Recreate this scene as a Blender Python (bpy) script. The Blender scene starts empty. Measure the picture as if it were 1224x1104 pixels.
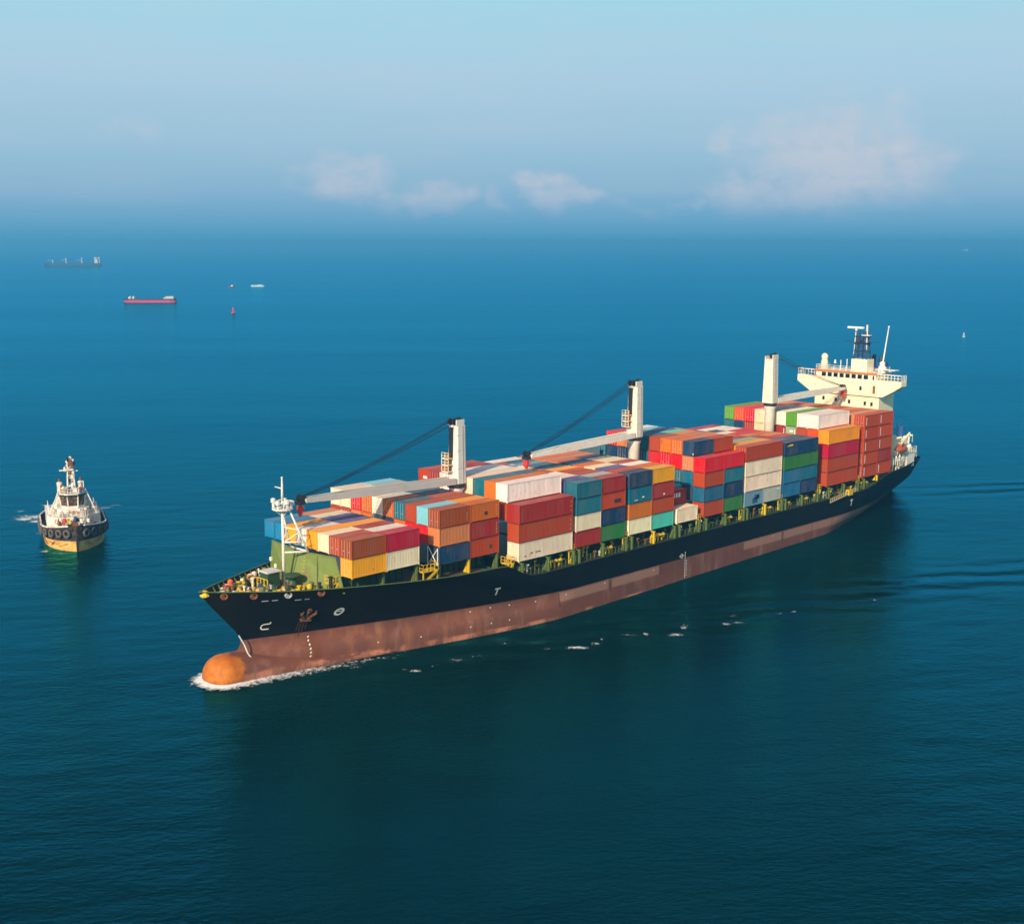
import bpy, math, random
from mathutils import Vector, Matrix
R = math.radians
rnd = random.Random(7)
sc = bpy.context.scene
col = sc.collection

# ------------------------------------------------------------------ camera, sky, sun, exposure
CAM = Vector((-102.871, -126.902, 57.735))
PITCH, YAW = -9.9492, 45.9354
cd = bpy.data.cameras.new('camera'); cam = bpy.data.objects.new('camera', cd); col.objects.link(cam)
cd.sensor_width = 36.0; cd.lens = 36.0 * 1507.93 / 1224.0
cd.clip_start = 1.0; cd.clip_end = 250000.0
cam.location = CAM; cam.rotation_euler = (R(90 + PITCH), 0, -R(YAW))
sc.camera = cam

SUN_EL = 27.0
SUN_DIR = Vector((-math.cos(R(19)), -math.sin(R(19)), 0)) * math.cos(R(SUN_EL)) + Vector((0, 0, math.sin(R(SUN_EL))))
world = bpy.data.worlds.new('World'); sc.world = world; world.use_nodes = True
nt = world.node_tree; N = nt.nodes; L = nt.links
for n in list(N): N.remove(n)
def nd(t, **kw):
    n = N.new(t)
    for k, v in kw.items(): setattr(n, k, v)
    return n
def mth(op, a, b=None, clamp=False):
    n = N.new('ShaderNodeMath'); n.operation = op; n.use_clamp = clamp
    for i, v in enumerate((a, b)):
        if v is None: continue
        if isinstance(v, (int, float)): n.inputs[i].default_value = v
        else: L.new(v, n.inputs[i])
    return n.outputs[0]
def mixc(fac, a, b):
    n = N.new('ShaderNodeMix'); n.data_type = 'RGBA'
    if isinstance(fac, (int, float)): n.inputs[0].default_value = fac
    else: L.new(fac, n.inputs[0])
    for s, v in ((6, a), (7, b)):
        if isinstance(v, tuple): n.inputs[s].default_value = (*v, 1)
        else: L.new(v, n.inputs[s])
    return n.outputs[2]
out = nd('ShaderNodeOutputWorld'); bg = nd('ShaderNodeBackground'); L.new(bg.outputs[0], out.inputs[0])
sky = nd('ShaderNodeTexSky', sky_type='NISHITA', sun_disc=False)
sky.sun_elevation = R(SUN_EL); sky.sun_rotation = math.atan2(SUN_DIR.x, SUN_DIR.y)
sky.altitude = 50; sky.air_density = 0.8; sky.dust_density = 2.5; sky.ozone_density = 1.0
bg.inputs[1].default_value = 0.13
tc = nd('ShaderNodeTexCoord'); sep = nd('ShaderNodeSeparateXYZ'); L.new(tc.outputs['Generated'], sep.inputs[0])
elev = mth('MULTIPLY', mth('ARCSINE', sep.outputs[2]), 180 / math.pi)     # degrees above the horizon
selv = mth('DIVIDE', mth('ADD', elev, 0.5), 0.982)                          # the low sky is graded from half a degree under the horizon
azim = mth('MULTIPLY', mth('ARCTAN2', sep.outputs[0], sep.outputs[1]), 180 / math.pi)
ramp = nd('ShaderNodeValToRGB'); L.new(mth('DIVIDE', selv, 14.0, True), ramp.inputs[0])
SKY = [(0.0, (0.072, 0.290, 0.505)), (0.05, (0.092, 0.330, 0.538)), (0.10, (0.140, 0.375, 0.580)), (0.20, (0.250, 0.460, 0.640)), (0.35, (0.335, 0.545, 0.700)),
       (0.55, (0.400, 0.610, 0.760)), (0.78, (0.370, 0.670, 0.800)), (1.0, (0.340, 0.670, 0.810))]
e = ramp.color_ramp.elements
e[0].position = SKY[0][0]; e[0].color = (*SKY[0][1], 1); e[1].position = 1.0; e[1].color = (*SKY[-1][1], 1)
for p_, c_ in SKY[1:-1]:
    x = e.new(p_); x.color = (*c_, 1)
# clouds low over the horizon, soft puffs seen through the haze
cv = nd('ShaderNodeCombineXYZ'); L.new(azim, cv.inputs[0]); L.new(selv, cv.inputs[1])
nz = nd('ShaderNodeTexNoise'); nz.inputs['Scale'].default_value = 0.55; nz.inputs['Detail'].default_value = 5.0; nz.inputs['Roughness'].default_value = 0.6
mp = nd('ShaderNodeMapping'); mp.inputs['Scale'].default_value = (1, 1.5, 1); L.new(cv.outputs[0], mp.inputs[0]); L.new(mp.outputs[0], nz.inputs[0])
wn = nd('ShaderNodeTexNoise'); wn.inputs['Scale'].default_value = 0.42; wn.inputs['Detail'].default_value = 4.0; L.new(mp.outputs[0], wn.inputs[0])
wsep = nd('ShaderNodeSeparateColor'); L.new(wn.outputs['Color'], wsep.inputs[0])
wa = mth('ADD', azim, mth('MULTIPLY', mth('SUBTRACT', wsep.outputs[0], 0.5), 5.0)); we = mth('ADD', selv, mth('MULTIPLY', mth('SUBTRACT', wsep.outputs[1], 0.5), 3.4))
total = None
for (a0, e0, ra, re, k) in ((60.0, 3.6, 6.0, 3.6, 0.95), (57.0, 2.7, 3.8, 2.0, 0.95), (61.8, 4.1, 3.2, 1.6, 0.95), (60.8, 5.4, 2.8, 1.6, 0.75), (55.2, 5.0, 1.4, 0.9, 0.7), (54.0, 2.0, 1.2, 0.5, 0.7),
                            (48.0, 2.7, 2.1, 1.3, 1.0), (38.6, 3.0, 3.2, 1.7, 0.85), (42.0, 2.5, 2.6, 1.3, 0.95), (45.0, 2.3, 1.2, 0.7, 0.6), (51.0, 2.0, 2.4, 0.6, 0.6), (29.8, 5.2, 1.6, 0.9, 0.4)):
    d = mth('ADD', mth('POWER', mth('DIVIDE', mth('SUBTRACT', wa, a0), ra), 2.0), mth('POWER', mth('DIVIDE', mth('SUBTRACT', we, e0), re), 2.0))
    m_ = mth('MULTIPLY', mth('SUBTRACT', 1.0, d, True), k)
    total = m_ if total is None else mth('MAXIMUM', total, m_)
nz2 = nd('ShaderNodeTexNoise'); nz2.inputs['Scale'].default_value = 0.28; nz2.inputs['Detail'].default_value = 7.0; nz2.inputs['Roughness'].default_value = 0.68; L.new(mp.outputs[0], nz2.inputs[0])
den = mth('MULTIPLY', mth('SUBTRACT', mth('ADD', mth('ADD', nz.outputs[0], nz2.outputs[0]), mth('MULTIPLY', mth('POWER', total, 0.6), 0.62)), 1.19), 2.3, True)
cm = mth('MULTIPLY', mth('MULTIPLY', den, total), mth('MULTIPLY', mth('SUBTRACT', selv, 1.0), 0.5, True))
st = nd('ShaderNodeMapping'); st.inputs['Scale'].default_value = (0.10, 0.75, 1); L.new(cv.outputs[0], st.inputs[0])
sn = nd('ShaderNodeTexNoise'); sn.inputs['Scale'].default_value = 0.8; sn.inputs['Detail'].default_value = 5.0; sn.inputs['Roughness'].default_value = 0.6; L.new(st.outputs[0], sn.inputs[0])
thin = mth('MULTIPLY', mth('MULTIPLY', mth('SUBTRACT', sn.outputs[0], 0.46), 2.2, True), mth('MULTIPLY', mth('SUBTRACT', selv, 0.8), 0.35, True))      # thin veils
cm = mth('ADD', mth('MULTIPLY', cm, 0.62), mth('MULTIPLY', thin, 0.24))
lowsky = mixc(cm, ramp.outputs[0], (0.60, 0.605, 0.685))
scl = nd('ShaderNodeVectorMath', operation='SCALE'); L.new(lowsky, scl.inputs[0]); scl.inputs[3].default_value = 1 / 0.13   # undoes the background strength
hi = mth('MULTIPLY', mth('SUBTRACT', elev, 11.0), 1 / 16.0, True)
L.new(mixc(hi, scl.outputs[0], sky.outputs[0]), bg.inputs[0])

sd = bpy.data.lights.new('sun', 'SUN'); so = bpy.data.objects.new('sun', sd); col.objects.link(so)
sd.energy = 5.0; sd.angle = R(0.6); sd.color = (1.0, 0.84, 0.62)
so.rotation_euler = SUN_DIR.to_track_quat('Z', 'Y').to_euler()
vs = sc.view_settings
vs.view_transform = 'Standard'; vs.look = 'None'; vs.gamma = 1; vs.use_curve_mapping = False; vs.exposure = 0.0
sc.cycles.max_bounces = 8; sc.cycles.volume_bounces = 1
sc.cycles.use_denoising = True

# ------------------------------------------------------------------ materials
def mat(name, base, rough=0.6, metal=0.0, spec=0.4, noise=0.0, nscale=1.0, tint=None, bump=0.0, bscale=8.0):
    m = bpy.data.materials.new(name); m.use_nodes = True
    t = m.node_tree; b = t.nodes['Principled BSDF']
    b.inputs['Roughness'].default_value = rough; b.inputs['Metallic'].default_value = metal
    b.inputs['Specular IOR Level'].default_value = spec
    b.inputs['Base Color'].default_value = (*base, 1)
    tc = t.nodes.new('ShaderNodeTexCoord')
    if noise:
        n = t.nodes.new('ShaderNodeTexNoise'); n.inputs['Scale'].default_value = nscale; n.inputs['Detail'].default_value = 6; n.inputs['Roughness'].default_value = .65
        t.links.new(tc.outputs['Object'], n.inputs[0])
        r = t.nodes.new('ShaderNodeValToRGB'); r.color_ramp.elements[0].position = .42; r.color_ramp.elements[1].position = .72
        t.links.new(n.outputs[0], r.inputs[0])
        sc_ = t.nodes.new('ShaderNodeMath'); sc_.operation = 'MULTIPLY'; sc_.inputs[1].default_value = noise; t.links.new(r.outputs[0], sc_.inputs[0])
        x = t.nodes.new('ShaderNodeMix'); x.data_type = 'RGBA'
        x.inputs[6].default_value = (*base, 1); x.inputs[7].default_value = (*(tint or tuple(c * .5 for c in base)), 1)
        t.links.new(sc_.outputs[0], x.inputs[0]); t.links.new(x.outputs[2], b.inputs['Base Color'])
    if bump:
        n = t.nodes.new('ShaderNodeTexNoise'); n.inputs['Scale'].default_value = bscale; n.inputs['Detail'].default_value = 4
        t.links.new(tc.outputs['Object'], n.inputs[0])
        bp = t.nodes.new('ShaderNodeBump'); bp.inputs['Strength'].default_value = bump; bp.inputs['Distance'].default_value = .05
        t.links.new(n.outputs[0], bp.inputs['Height']); t.links.new(bp.outputs[0], b.inputs['Normal'])
    return m
RUST = (0.20, 0.065, 0.02)
M = {
    'white': mat('white_paint', (.84, .78, .67), .5, noise=.5, nscale=.7, tint=(.60, .49, .36)),
    'cream': mat('cream_paint', (.86, .76, .52), .5, noise=.4, nscale=.5, tint=(.70, .56, .34)),
    'grey': mat('grey_paint', (.50, .47, .43), .5, noise=.3, nscale=.5, tint=(.36, .32, .28)),
    'jib_grey': mat('weathered_grey_paint', (.56, .51, .46), .55, noise=.4, nscale=.5, tint=(.40, .34, .29)),
    'crane_cream': mat('aged_cream_paint', (.76, .69, .56), .5, noise=.55, nscale=.7, tint=(.52, .41, .29)),
    'light_grey': mat('pale_grey_paint', (.70, .66, .60), .5, noise=.55, nscale=.7, tint=(.50, .44, .38)),
    'dark': mat('dark_steel', (.018, .018, .022), .5, noise=.3, nscale=2, tint=(.05, .04, .035)),
    'cable': mat('greased_wire_rope', (.012, .014, .025), .5),
    'glass': mat('window_glass', (.012, .016, .02), .08, spec=.6),
    'black': mat('black_hull_paint', (.0042, .0044, .005), .5, spec=.12, noise=.6, nscale=.3, tint=(.014, .010, .008)),
    'green': mat('green_paint', (.165, .225, .042), .6, noise=.8, nscale=.8, tint=(.17, .14, .045)),
    'green_dark': mat('dark_green_paint', (.028, .075, .035), .55, noise=.5, nscale=.8, tint=(.05, .05, .02)),
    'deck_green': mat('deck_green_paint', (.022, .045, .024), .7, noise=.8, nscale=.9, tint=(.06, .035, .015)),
    'post_green': mat('olive_green_paint', (.10, .155, .035), .6, noise=.6, nscale=1.2, tint=(.08, .07, .025)),
    'deck': mat('deck_paint', (.10, .085, .055), .75, noise=.7, nscale=.7, tint=(.15, .05, .025), bump=.2),
    'yellow': mat('yellow_paint', (.72, .46, .012), .5, noise=.3, nscale=1.5, tint=(.50, .26, .02)),
    'orange': mat('orange_paint', (.80, .16, .03), .5, noise=.2, nscale=2),
    'red': mat('signal_red_paint', (.72, .045, .018), .45, noise=.2, nscale=2),
    'rust': mat('rusty_iron', RUST, .85, noise=.7, nscale=1.5, tint=(.42, .13, .025)),
    'slate': mat('slate_paint', (.028, .034, .065), .5, noise=.4, nscale=1, tint=(.07, .05, .05)),
    'blue': mat('blue_paint', (.02, .09, .26), .5, noise=.3, nscale=1),
    'rubber': mat('tyre_rubber', (.022, .02, .02), .85, noise=.5, nscale=2, tint=(.07, .055, .045)),
    'tan': mat('manila_rope', (.50, .36, .18), .9),
}

TYRE = mat('worn_tyre_rubber', (.095, .075, .068), .85, noise=.6, nscale=2, tint=(.16, .12, .10))
def container_mat(name, roof=False):
    m = bpy.data.materials.new(name); m.use_nodes = True
    t = m.node_tree; b = t.nodes['Principled BSDF']; ln = t.links.new
    b.inputs['Roughness'].default_value = .6; b.inputs['Specular IOR Level'].default_value = .2
    oi = t.nodes.new('ShaderNodeObjectInfo'); tc = t.nodes.new('ShaderNodeTexCoord')
    off = t.nodes.new('ShaderNodeVectorMath'); off.operation = 'MULTIPLY_ADD'
    cx = t.nodes.new('ShaderNodeCombineXYZ'); ln(oi.outputs['Random'], cx.inputs[0]); ln(oi.outputs['Random'], cx.inputs[1])
    ln(cx.outputs[0], off.inputs[0]); off.inputs[1].default_value = (91, 57, 0); ln(tc.outputs['Object'], off.inputs[2])
    def noise(scale, detail, stretch):
        mp = t.nodes.new('ShaderNodeMapping'); mp.inputs['Scale'].default_value = stretch; ln(off.outputs[0], mp.inputs[0])
        n = t.nodes.new('ShaderNodeTexNoise'); n.inputs['Scale'].default_value = scale; n.inputs['Detail'].default_value = detail; n.inputs['Roughness'].default_value = .65
        ln(mp.outputs[0], n.inputs[0]); return n.outputs[0]
    def ramp(v, a, c, k):
        mr = t.nodes.new('ShaderNodeMapRange'); mr.inputs[1].default_value = a; mr.inputs[2].default_value = c; mr.inputs[4].default_value = k; ln(v, mr.inputs[0]); return mr.outputs[0]
    def mix(f, a, c):
        x = t.nodes.new('ShaderNodeMix'); x.data_type = 'RGBA'; ln(f, x.inputs[0])
        for s, v in ((6, a), (7, c)):
            if isinstance(v, tuple): x.inputs[s].default_value = (*v, 1)
            else: ln(v, x.inputs[s])
        return x.outputs[2]
    hsv = t.nodes.new('ShaderNodeHueSaturation'); ln(oi.outputs['Color'], hsv.inputs['Color'])
    ln(ramp(oi.outputs['Random'], 0, 1, .22), hsv.inputs['Value'])
    hsv.inputs['Saturation'].default_value = 1.06
    mv = t.nodes.new('ShaderNodeMath'); mv.operation = 'ADD'; mv.inputs[1].default_value = .88
    ln(ramp(oi.outputs['Random'], 0, 1, .22), mv.inputs[0]); ln(mv.outputs[0], hsv.inputs['Value'])
    c = hsv.outputs[0]
    if roof:
        c = mix(ramp(noise(.35, 5, (1, 1, 1)), .25, .75, .34), c, (.52, .38, .34))
        c = mix(ramp(noise(1.3, 6, (.4, 1, 1)), .55, .8, .55), c, (.22, .12, .08))
    else:
        c = mix(ramp(noise(.5, 5, (1, 1, .25)), .42, .75, .34), c, (.24, .14, .095))       # grime runs
        c = mix(ramp(noise(2.2, 5, (1, 1, .35)), .60, .74, .7), c, (.17, .06, .025))     # rust scabs
    ln(c, b.inputs['Base Color'])
    return m
CM, CMR = container_mat('container_paint'), container_mat('container_roof_paint', True)
M['rod'] = mat('galvanised_rod', (.62, .60, .56), .4, metal=.3)

# ------------------------------------------------------------------ mesh helpers
class MB:
    def __init__(s): s.v = []; s.f = []; s.m = []
    def add(s, verts, faces, mi=0):
        o = len(s.v); s.v += [tuple(v) for v in verts]; s.f += [tuple(i + o for i in f) for f in faces]; s.m += [mi] * len(faces); return s
    def box(s, x0, x1, y0, y1, z0, z1, mi=0):
        return s.add([(x0, y0, z0), (x1, y0, z0), (x1, y1, z0), (x0, y1, z0), (x0, y0, z1), (x1, y0, z1), (x1, y1, z1), (x0, y1, z1)],
                     [(0, 3, 2, 1), (4, 5, 6, 7), (0, 1, 5, 4), (1, 2, 6, 5), (2, 3, 7, 6), (3, 0, 4, 7)], mi)
    def tube(s, a, b, r, r2=None, n=8, mi=0, caps=True):
        a, b = Vector(a), Vector(b); d = (b - a)
        if d.length < 1e-6: return s
        q = d.to_track_quat('Z', 'Y'); r2 = r if r2 is None else r2
        vs = []
        for k, (p, rr) in enumerate(((a, r), (b, r2))):
            for i in range(n):
                t = 2 * math.pi * (i + .5) / n
                vs.append(p + q @ Vector((math.cos(t) * rr, math.sin(t) * rr, 0)))
        fs = [(i, (i + 1) % n, n + (i + 1) % n, n + i) for i in range(n)]
        if caps: fs += [tuple(range(n - 1, -1, -1)), tuple(range(n, 2 * n))]
        return s.add(vs, fs, mi)
    def path(s, pts, r, n=6, mi=0):
        for a, b in zip(pts, pts[1:]): s.tube(a, b, r, n=n, mi=mi)
        return s
    def bar(s, a, b, w, h, mi=0):
        a, b = Vector(a), Vector(b); d = (b - a).normalized()
        side = d.cross(Vector((0, 0, 1)))
        side = Vector((1, 0, 0)) if side.length < 1e-4 else side.normalized()
        up = side.cross(d).normalized()
        vs = [p + side * sx * w / 2 + up * sz * h / 2 for p in (a, b) for sx, sz in ((-1, -1), (1, -1), (1, 1), (-1, 1))]
        return s.add(vs, [(3, 2, 1, 0), (4, 5, 6, 7), (0, 1, 5, 4), (1, 2, 6, 5), (2, 3, 7, 6), (3, 0, 4, 7)], mi)
    def prism(s, poly, axis, a, b, mi=0):
        """polygon in the two other axes, extruded along axis from a to b"""
        def P(u, v, w): return {0: (w, u, v), 1: (u, w, v), 2: (u, v, w)}[axis]
        n = len(poly); vs = [P(u, v, a) for u, v in poly] + [P(u, v, b) for u, v in poly]
        fs = [(i, (i + 1) % n, n + (i + 1) % n, n + i) for i in range(n)] + [tuple(range(n - 1, -1, -1)), tuple(range(n, 2 * n))]
        return s.add(vs, fs, mi)
    def lathe(s, prof, c=(0, 0, 0), n=16, mi=0, axis=2):
        vs = []; c = Vector(c)
        for r, z in prof:
            for i in range(n):
                t = 2 * math.pi * i / n; u, v = r * math.cos(t), r * math.sin(t)
                vs.append(c + Vector({2: (u, v, z), 1: (u, z, v), 0: (z, u, v)}[axis]))
        fs = [(k * n + i, k * n + (i + 1) % n, (k + 1) * n + (i + 1) % n, (k + 1) * n + i) for k in range(len(prof) - 1) for i in range(n)]
        fs += [tuple(range(n - 1, -1, -1)), tuple(range((len(prof) - 1) * n, len(prof) * n))]
        return s.add(vs, fs, mi)
    def ball(s, c, rx, ry=None, rz=None, n=10, mi=0):
        ry = ry or rx; rz = rz or rx; vs = []; fs = []; k = n // 2
        for j in range(1, k):
            ph = math.pi * j / k
            for i in range(n):
                t = 2 * math.pi * i / n
                vs.append((c[0] + rx * math.sin(ph) * math.cos(t), c[1] + ry * math.sin(ph) * math.sin(t), c[2] - rz * math.cos(ph)))
        vs += [(c[0], c[1], c[2] - rz), (c[0], c[1], c[2] + rz)]; b, t_ = len(vs) - 2, len(vs) - 1
        for j in range(k - 2):
            for i in range(n): fs.append((j * n + i, j * n + (i + 1) % n, (j + 1) * n + (i + 1) % n, (j + 1) * n + i))
        for i in range(n):
            fs.append((b, (i + 1) % n, i)); fs.append((t_, (k - 2) * n + i, (k - 2) * n + (i + 1) % n))
        return s.add(vs, fs, mi)
    def ring(s, c, R_, r, nrm, n=16, k=6, mi=0):
        q = Vector(nrm).to_track_quat('Z', 'Y'); c = Vector(c); vs = []
        for i in range(n):
            t = 2 * math.pi * i / n
            for j in range(k):
                u = 2 * math.pi * j / k; rr = R_ + r * math.cos(u)
                vs.append(c + q @ Vector((rr * math.cos(t), rr * math.sin(t), r * math.sin(u))))
        fs = [(i * k + j, ((i + 1) % n) * k + j, ((i + 1) % n) * k + (j + 1) % k, i * k + (j + 1) % k) for i in range(n) for j in range(k)]
        return s.add(vs, fs, mi)
    def rail(s, pts, h=1.1, step=1.6, r=.04, bars=3, mi=0):
        for a, b in zip(pts, pts[1:]):
            a, b = Vector(a), Vector(b); n = max(1, round((b - a).length / step))
            for i in range(n + 1):
                p = a.lerp(b, i / n); s.tube(p, p + Vector((0, 0, h)), r, n=5, mi=mi)
            for k in range(bars):
                z = Vector((0, 0, h * (k + 1) / bars)); s.tube(a + z, b + z, r * .85, n=5, mi=mi)
        return s
    def mesh(s, name, mats, smooth=False):
        me = bpy.data.meshes.new(name); me.from_pydata(s.v, [], s.f)
        for m in (mats if isinstance(mats, (list, tuple)) else [mats]): me.materials.append(m)
        me.polygons.foreach_set('material_index', s.m)
        if smooth: me.polygons.foreach_set('use_smooth', [True] * len(me.polygons))
        me.update(); me.validate(); return me
    def build(s, name, mats, parent=None, smooth=False, loc=None, rz=0):
        o = bpy.data.objects.new(name, s.mesh(name, mats, smooth)); col.objects.link(o)
        if parent: o.parent = parent
        if loc is not None: o.location = loc
        if rz: o.rotation_euler = (0, 0, rz)
        return o
def tag(o, label=None, cat=None, group=None, kind=None):
    if label: o['label'] = label
    if cat: o['category'] = cat
    if group: o['group'] = group
    if kind: o['kind'] = kind
    return o
def empty(name, loc, rz=0, parent=None):
    o = bpy.data.objects.new(name, None); col.objects.link(o); o.empty_display_size = .5
    o.location = loc; o.rotation_euler = (0, 0, rz)
    if parent: o.parent = parent
    return o
def interp(tab, x):
    if x <= tab[0][0]: return tab[0][1]
    for (a, u), (b, v) in zip(tab, tab[1:]):
        if x <= b: return u + (v - u) * (x - a) / (b - a)
    return tab[-1][1]

# ------------------------------------------------------------------ sea
def sea_mat():
    m = bpy.data.materials.new('sea_water'); m.use_nodes = True
    t = m.node_tree; b = t.nodes['Principled BSDF']; ln = t.links.new
    tc = t.nodes.new('ShaderNodeTexCoord')
    def noise(scale, detail, stretch, rot=0.0, rough=.55):
        mp = t.nodes.new('ShaderNodeMapping'); mp.vector_type = 'TEXTURE'; mp.inputs['Scale'].default_value = tuple(1 / k for k in stretch); mp.inputs['Rotation'].default_value = (0, 0, rot); ln(tc.outputs['Object'], mp.inputs[0])
        n = t.nodes.new('ShaderNodeTexNoise'); n.inputs['Scale'].default_value = scale; n.inputs['Detail'].default_value = detail; n.inputs['Roughness'].default_value = rough
        ln(mp.outputs[0], n.inputs[0]); return n.outputs[0]
    def m2(op, a, c):
        x = t.nodes.new('ShaderNodeMath'); x.operation = op
        for i, v in enumerate((a, c)):
            if isinstance(v, (int, float)): x.inputs[i].default_value = v
            else: ln(v, x.inputs[i])
        return x.outputs[0]
    rot = R(-40)                                                              # crests lie across the wind
    h = m2('ADD', m2('MULTIPLY', noise(.05, 3, (.45, 1, 1), rot), .65),
           m2('ADD', m2('MULTIPLY', noise(.28, 4, (.45, 1, 1), rot + .1), .23), m2('MULTIPLY', noise(1.6, 4, (.5, 1, 1), rot - .08), .115)))
    sp = t.nodes.new('ShaderNodeSeparateXYZ'); ln(tc.outputs['Object'], sp.inputs[0]); X, Y = sp.outputs[0], sp.outputs[1]
    def step(v, a, c):
        r = t.nodes.new('ShaderNodeMapRange'); r.interpolation_type = 'SMOOTHSTEP'; r.inputs[1].default_value = a; r.inputs[2].default_value = c; ln(v, r.inputs[0]); return r.outputs[0]
    def arm(x0, y0, sgn, amp, lam, reach):
        """one arm of the ship's bow or stern wave train, spreading aft from (x0, y0) on the given side"""
        dx = m2('SUBTRACT', X, x0); dy = m2('MULTIPLY', m2('SUBTRACT', Y, y0), sgn)
        d = m2('ADD', m2('MULTIPLY', m2('SUBTRACT', dy, m2('MULTIPLY', dx, .42)), .922), 5.0)         # off the arm's crest line
        m_ = m2('POWER', 2.718, m2('MULTIPLY', m2('POWER', m2('DIVIDE', d, 7.5), 2.0), -1.0))
        m_ = m2('MULTIPLY', m_, m2('MULTIPLY', step(dx, 6, 40), m2('SUBTRACT', 1.0, step(dx, reach * .4, reach))))
        ph = m2('ADD', m2('MULTIPLY', m2('SUBTRACT', m2('MULTIPLY', dx, .62), m2('MULTIPLY', dy, .79)), 6.283 / lam), m2('MULTIPLY', noise(.05, 3, (1, 1, 1)), 7.0))
        return m2('MULTIPLY', m2('MULTIPLY', m2('SINE', ph, 0), m_), amp)
    for a_ in ((-9, 5.5, -1, .30, 7.5, 260), (150, 4, -1, .34, 8.5, 260), (150, 21, 1, .28, 8.5, 260), (-9, 19.5, 1, .25, 7.5, 260)): h = m2('ADD', h, arm(*a_))
    # wash thrown up round the tug
    rx, ry = m2('DIVIDE', m2('SUBTRACT', X, 3.5), 13.0), m2('DIVIDE', m2('SUBTRACT', Y, 87.7), 13.0)
    wash = m2('POWER', 2.718, m2('MULTIPLY', m2('ADD', m2('MULTIPLY', rx, rx), m2('MULTIPLY', ry, ry)), -1.0))
    h = m2('ADD', h, m2('MULTIPLY', m2('MULTIPLY', noise(.5, 4, (.6, 1, 1), rot), wash), .9))
    bp = t.nodes.new('ShaderNodeBump'); bp.inputs['Strength'].default_value = 1.0; bp.inputs['Distance'].default_value = 1.0
    sl = t.nodes.new('ShaderNodeMapRange'); sl.inputs[1].default_value = .36; sl.inputs[2].default_value = .62; sl.inputs[3].default_value = .55; sl.inputs[4].default_value = 1.15   # wind-ruffled water and slicks
    ln(noise(.008, 5, (.14, 1, 1), rot - .1, .6), sl.inputs[0]); ln(sl.outputs[0], bp.inputs['Strength'])
    ln(h, bp.inputs['Height']); ln(bp.outputs[0], b.inputs['Normal'])
    # patches of slightly clearer and murkier water
    mr = t.nodes.new('ShaderNodeMapRange'); mr.inputs[1].default_value = .38; mr.inputs[2].default_value = .66; ln(noise(.018, 6, (.35, 1, 1), rot, .62), mr.inputs[0])
    x = t.nodes.new('ShaderNodeMix'); x.data_type = 'RGBA'; ln(mr.outputs[0], x.inputs[0])
    x.inputs[6].default_value = (.0003, .0100, .0094, 1); x.inputs[7].default_value = (.0006, .0205, .0215, 1)
    t.nodes.remove(b); o = t.nodes['Material Output']
    df = t.nodes.new('ShaderNodeBsdfDiffuse'); ln(x.outputs[2], df.inputs['Color']); ln(bp.outputs[0], df.inputs['Normal'])
    gl = t.nodes.new('ShaderNodeBsdfGlossy'); gl.inputs['Color'].default_value = (.04, .64, .90, 1); gl.inputs['Roughness'].default_value = .11; ln(bp.outputs[0], gl.inputs['Normal'])
    fz = t.nodes.new('ShaderNodeFresnel'); fz.inputs['IOR'].default_value = 1.38; ln(bp.outputs[0], fz.inputs['Normal'])
    ms = t.nodes.new('ShaderNodeMixShader'); ln(fz.outputs[0], ms.inputs[0]); ln(df.outputs[0], ms.inputs[1]); ln(gl.outputs[0], ms.inputs[2]); ln(ms.outputs[0], o.inputs['Surface'])
    return m
SEA = sea_mat()
sea = MB(); RR = [0, 60, 200, 600, 2000, 8000, 30000, 90000]; n = 96; vs = [(0, 0, 0)]; fs = []
for r in RR[1:]:
    for i in range(n): vs.append((r * math.cos(2 * math.pi * i / n), r * math.sin(2 * math.pi * i / n), 0))
for i in range(n): fs.append((0, 1 + i, 1 + (i + 1) % n))
for k in range(len(RR) - 2):
    for i in range(n):
        a, b_ = 1 + k * n, 1 + (k + 1) * n
        fs.append((a + i, b_ + i, b_ + (i + 1) % n, a + (i + 1) % n))
sea.add(vs, fs); tag(sea.build('sea', SEA), kind='structure')

# ------------------------------------------------------------------ the container ship (its own axes: x aft, y to starboard, z up from the hatch covers)
TRIM = 0.01312; SHIP_O = Vector((0, 0, 10.6)); CY = 12.55
ship = empty('container_ship', SHIP_O); ship.rotation_euler = (0, TRIM, 0)
tag(ship, 'large black and red hulled container ship with three deck cranes, loaded with stacked boxes', 'container ship')
SM = Matrix.Translation(SHIP_O) @ Matrix.Rotation(TRIM, 4, 'Y')
def sea_z(x): return -10.6 + TRIM * x

HB = 13.6
STEM = [(-14, -14.5), (-8.4, -14.5), (-7.75, -13.5), (-7.4, -12.4), (-7.0, -11.6), (-6.5, -11.25), (-6.0, -11.15), (-5.2, -11.4), (-4.44, -11.95), (-2.2, -13.95), (-.04, -15.9), (1.9, -17.3)]
def xs(z): return interp(STEM, z)
XA = 169.0
def hb(x, z):
    s = min(1, max(0, (z + 5.9) / 7.8))
    u = min(1, max(0, (x - xs(z)) / (53 - 22 * s)))
    g = 1 - (1 - u) ** (1.36 + .34 * s)
    q = min(1, max(0, (z + 9.2) / 9.4))
    ht = interp([(-9.2, 0.0), (-4.6, .38), (.2, .56)], z)
    us = min(1, max(0, (XA - x) / (52 - 14 * q)))
    gs = ht + (1 - ht) * (1 - (1 - us) ** (1.2 + .9 * q))
    return HB * min(g, 1) * min(gs, 1)
SHEER = [(-17.3, 1.9), (-8, 1.35), (5, 1.0), (24, .35), (26.5, .2), (28.5, -.7), (30.5, -1.9), (33, -2.25), (38, -2.2), (60, -2.1), (132, -2.05), (137, -1.5), (142, -.2), (146, .2), (169, .3)]
def top(x): return interp(SHEER, x)
BOOT = -5.9
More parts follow.
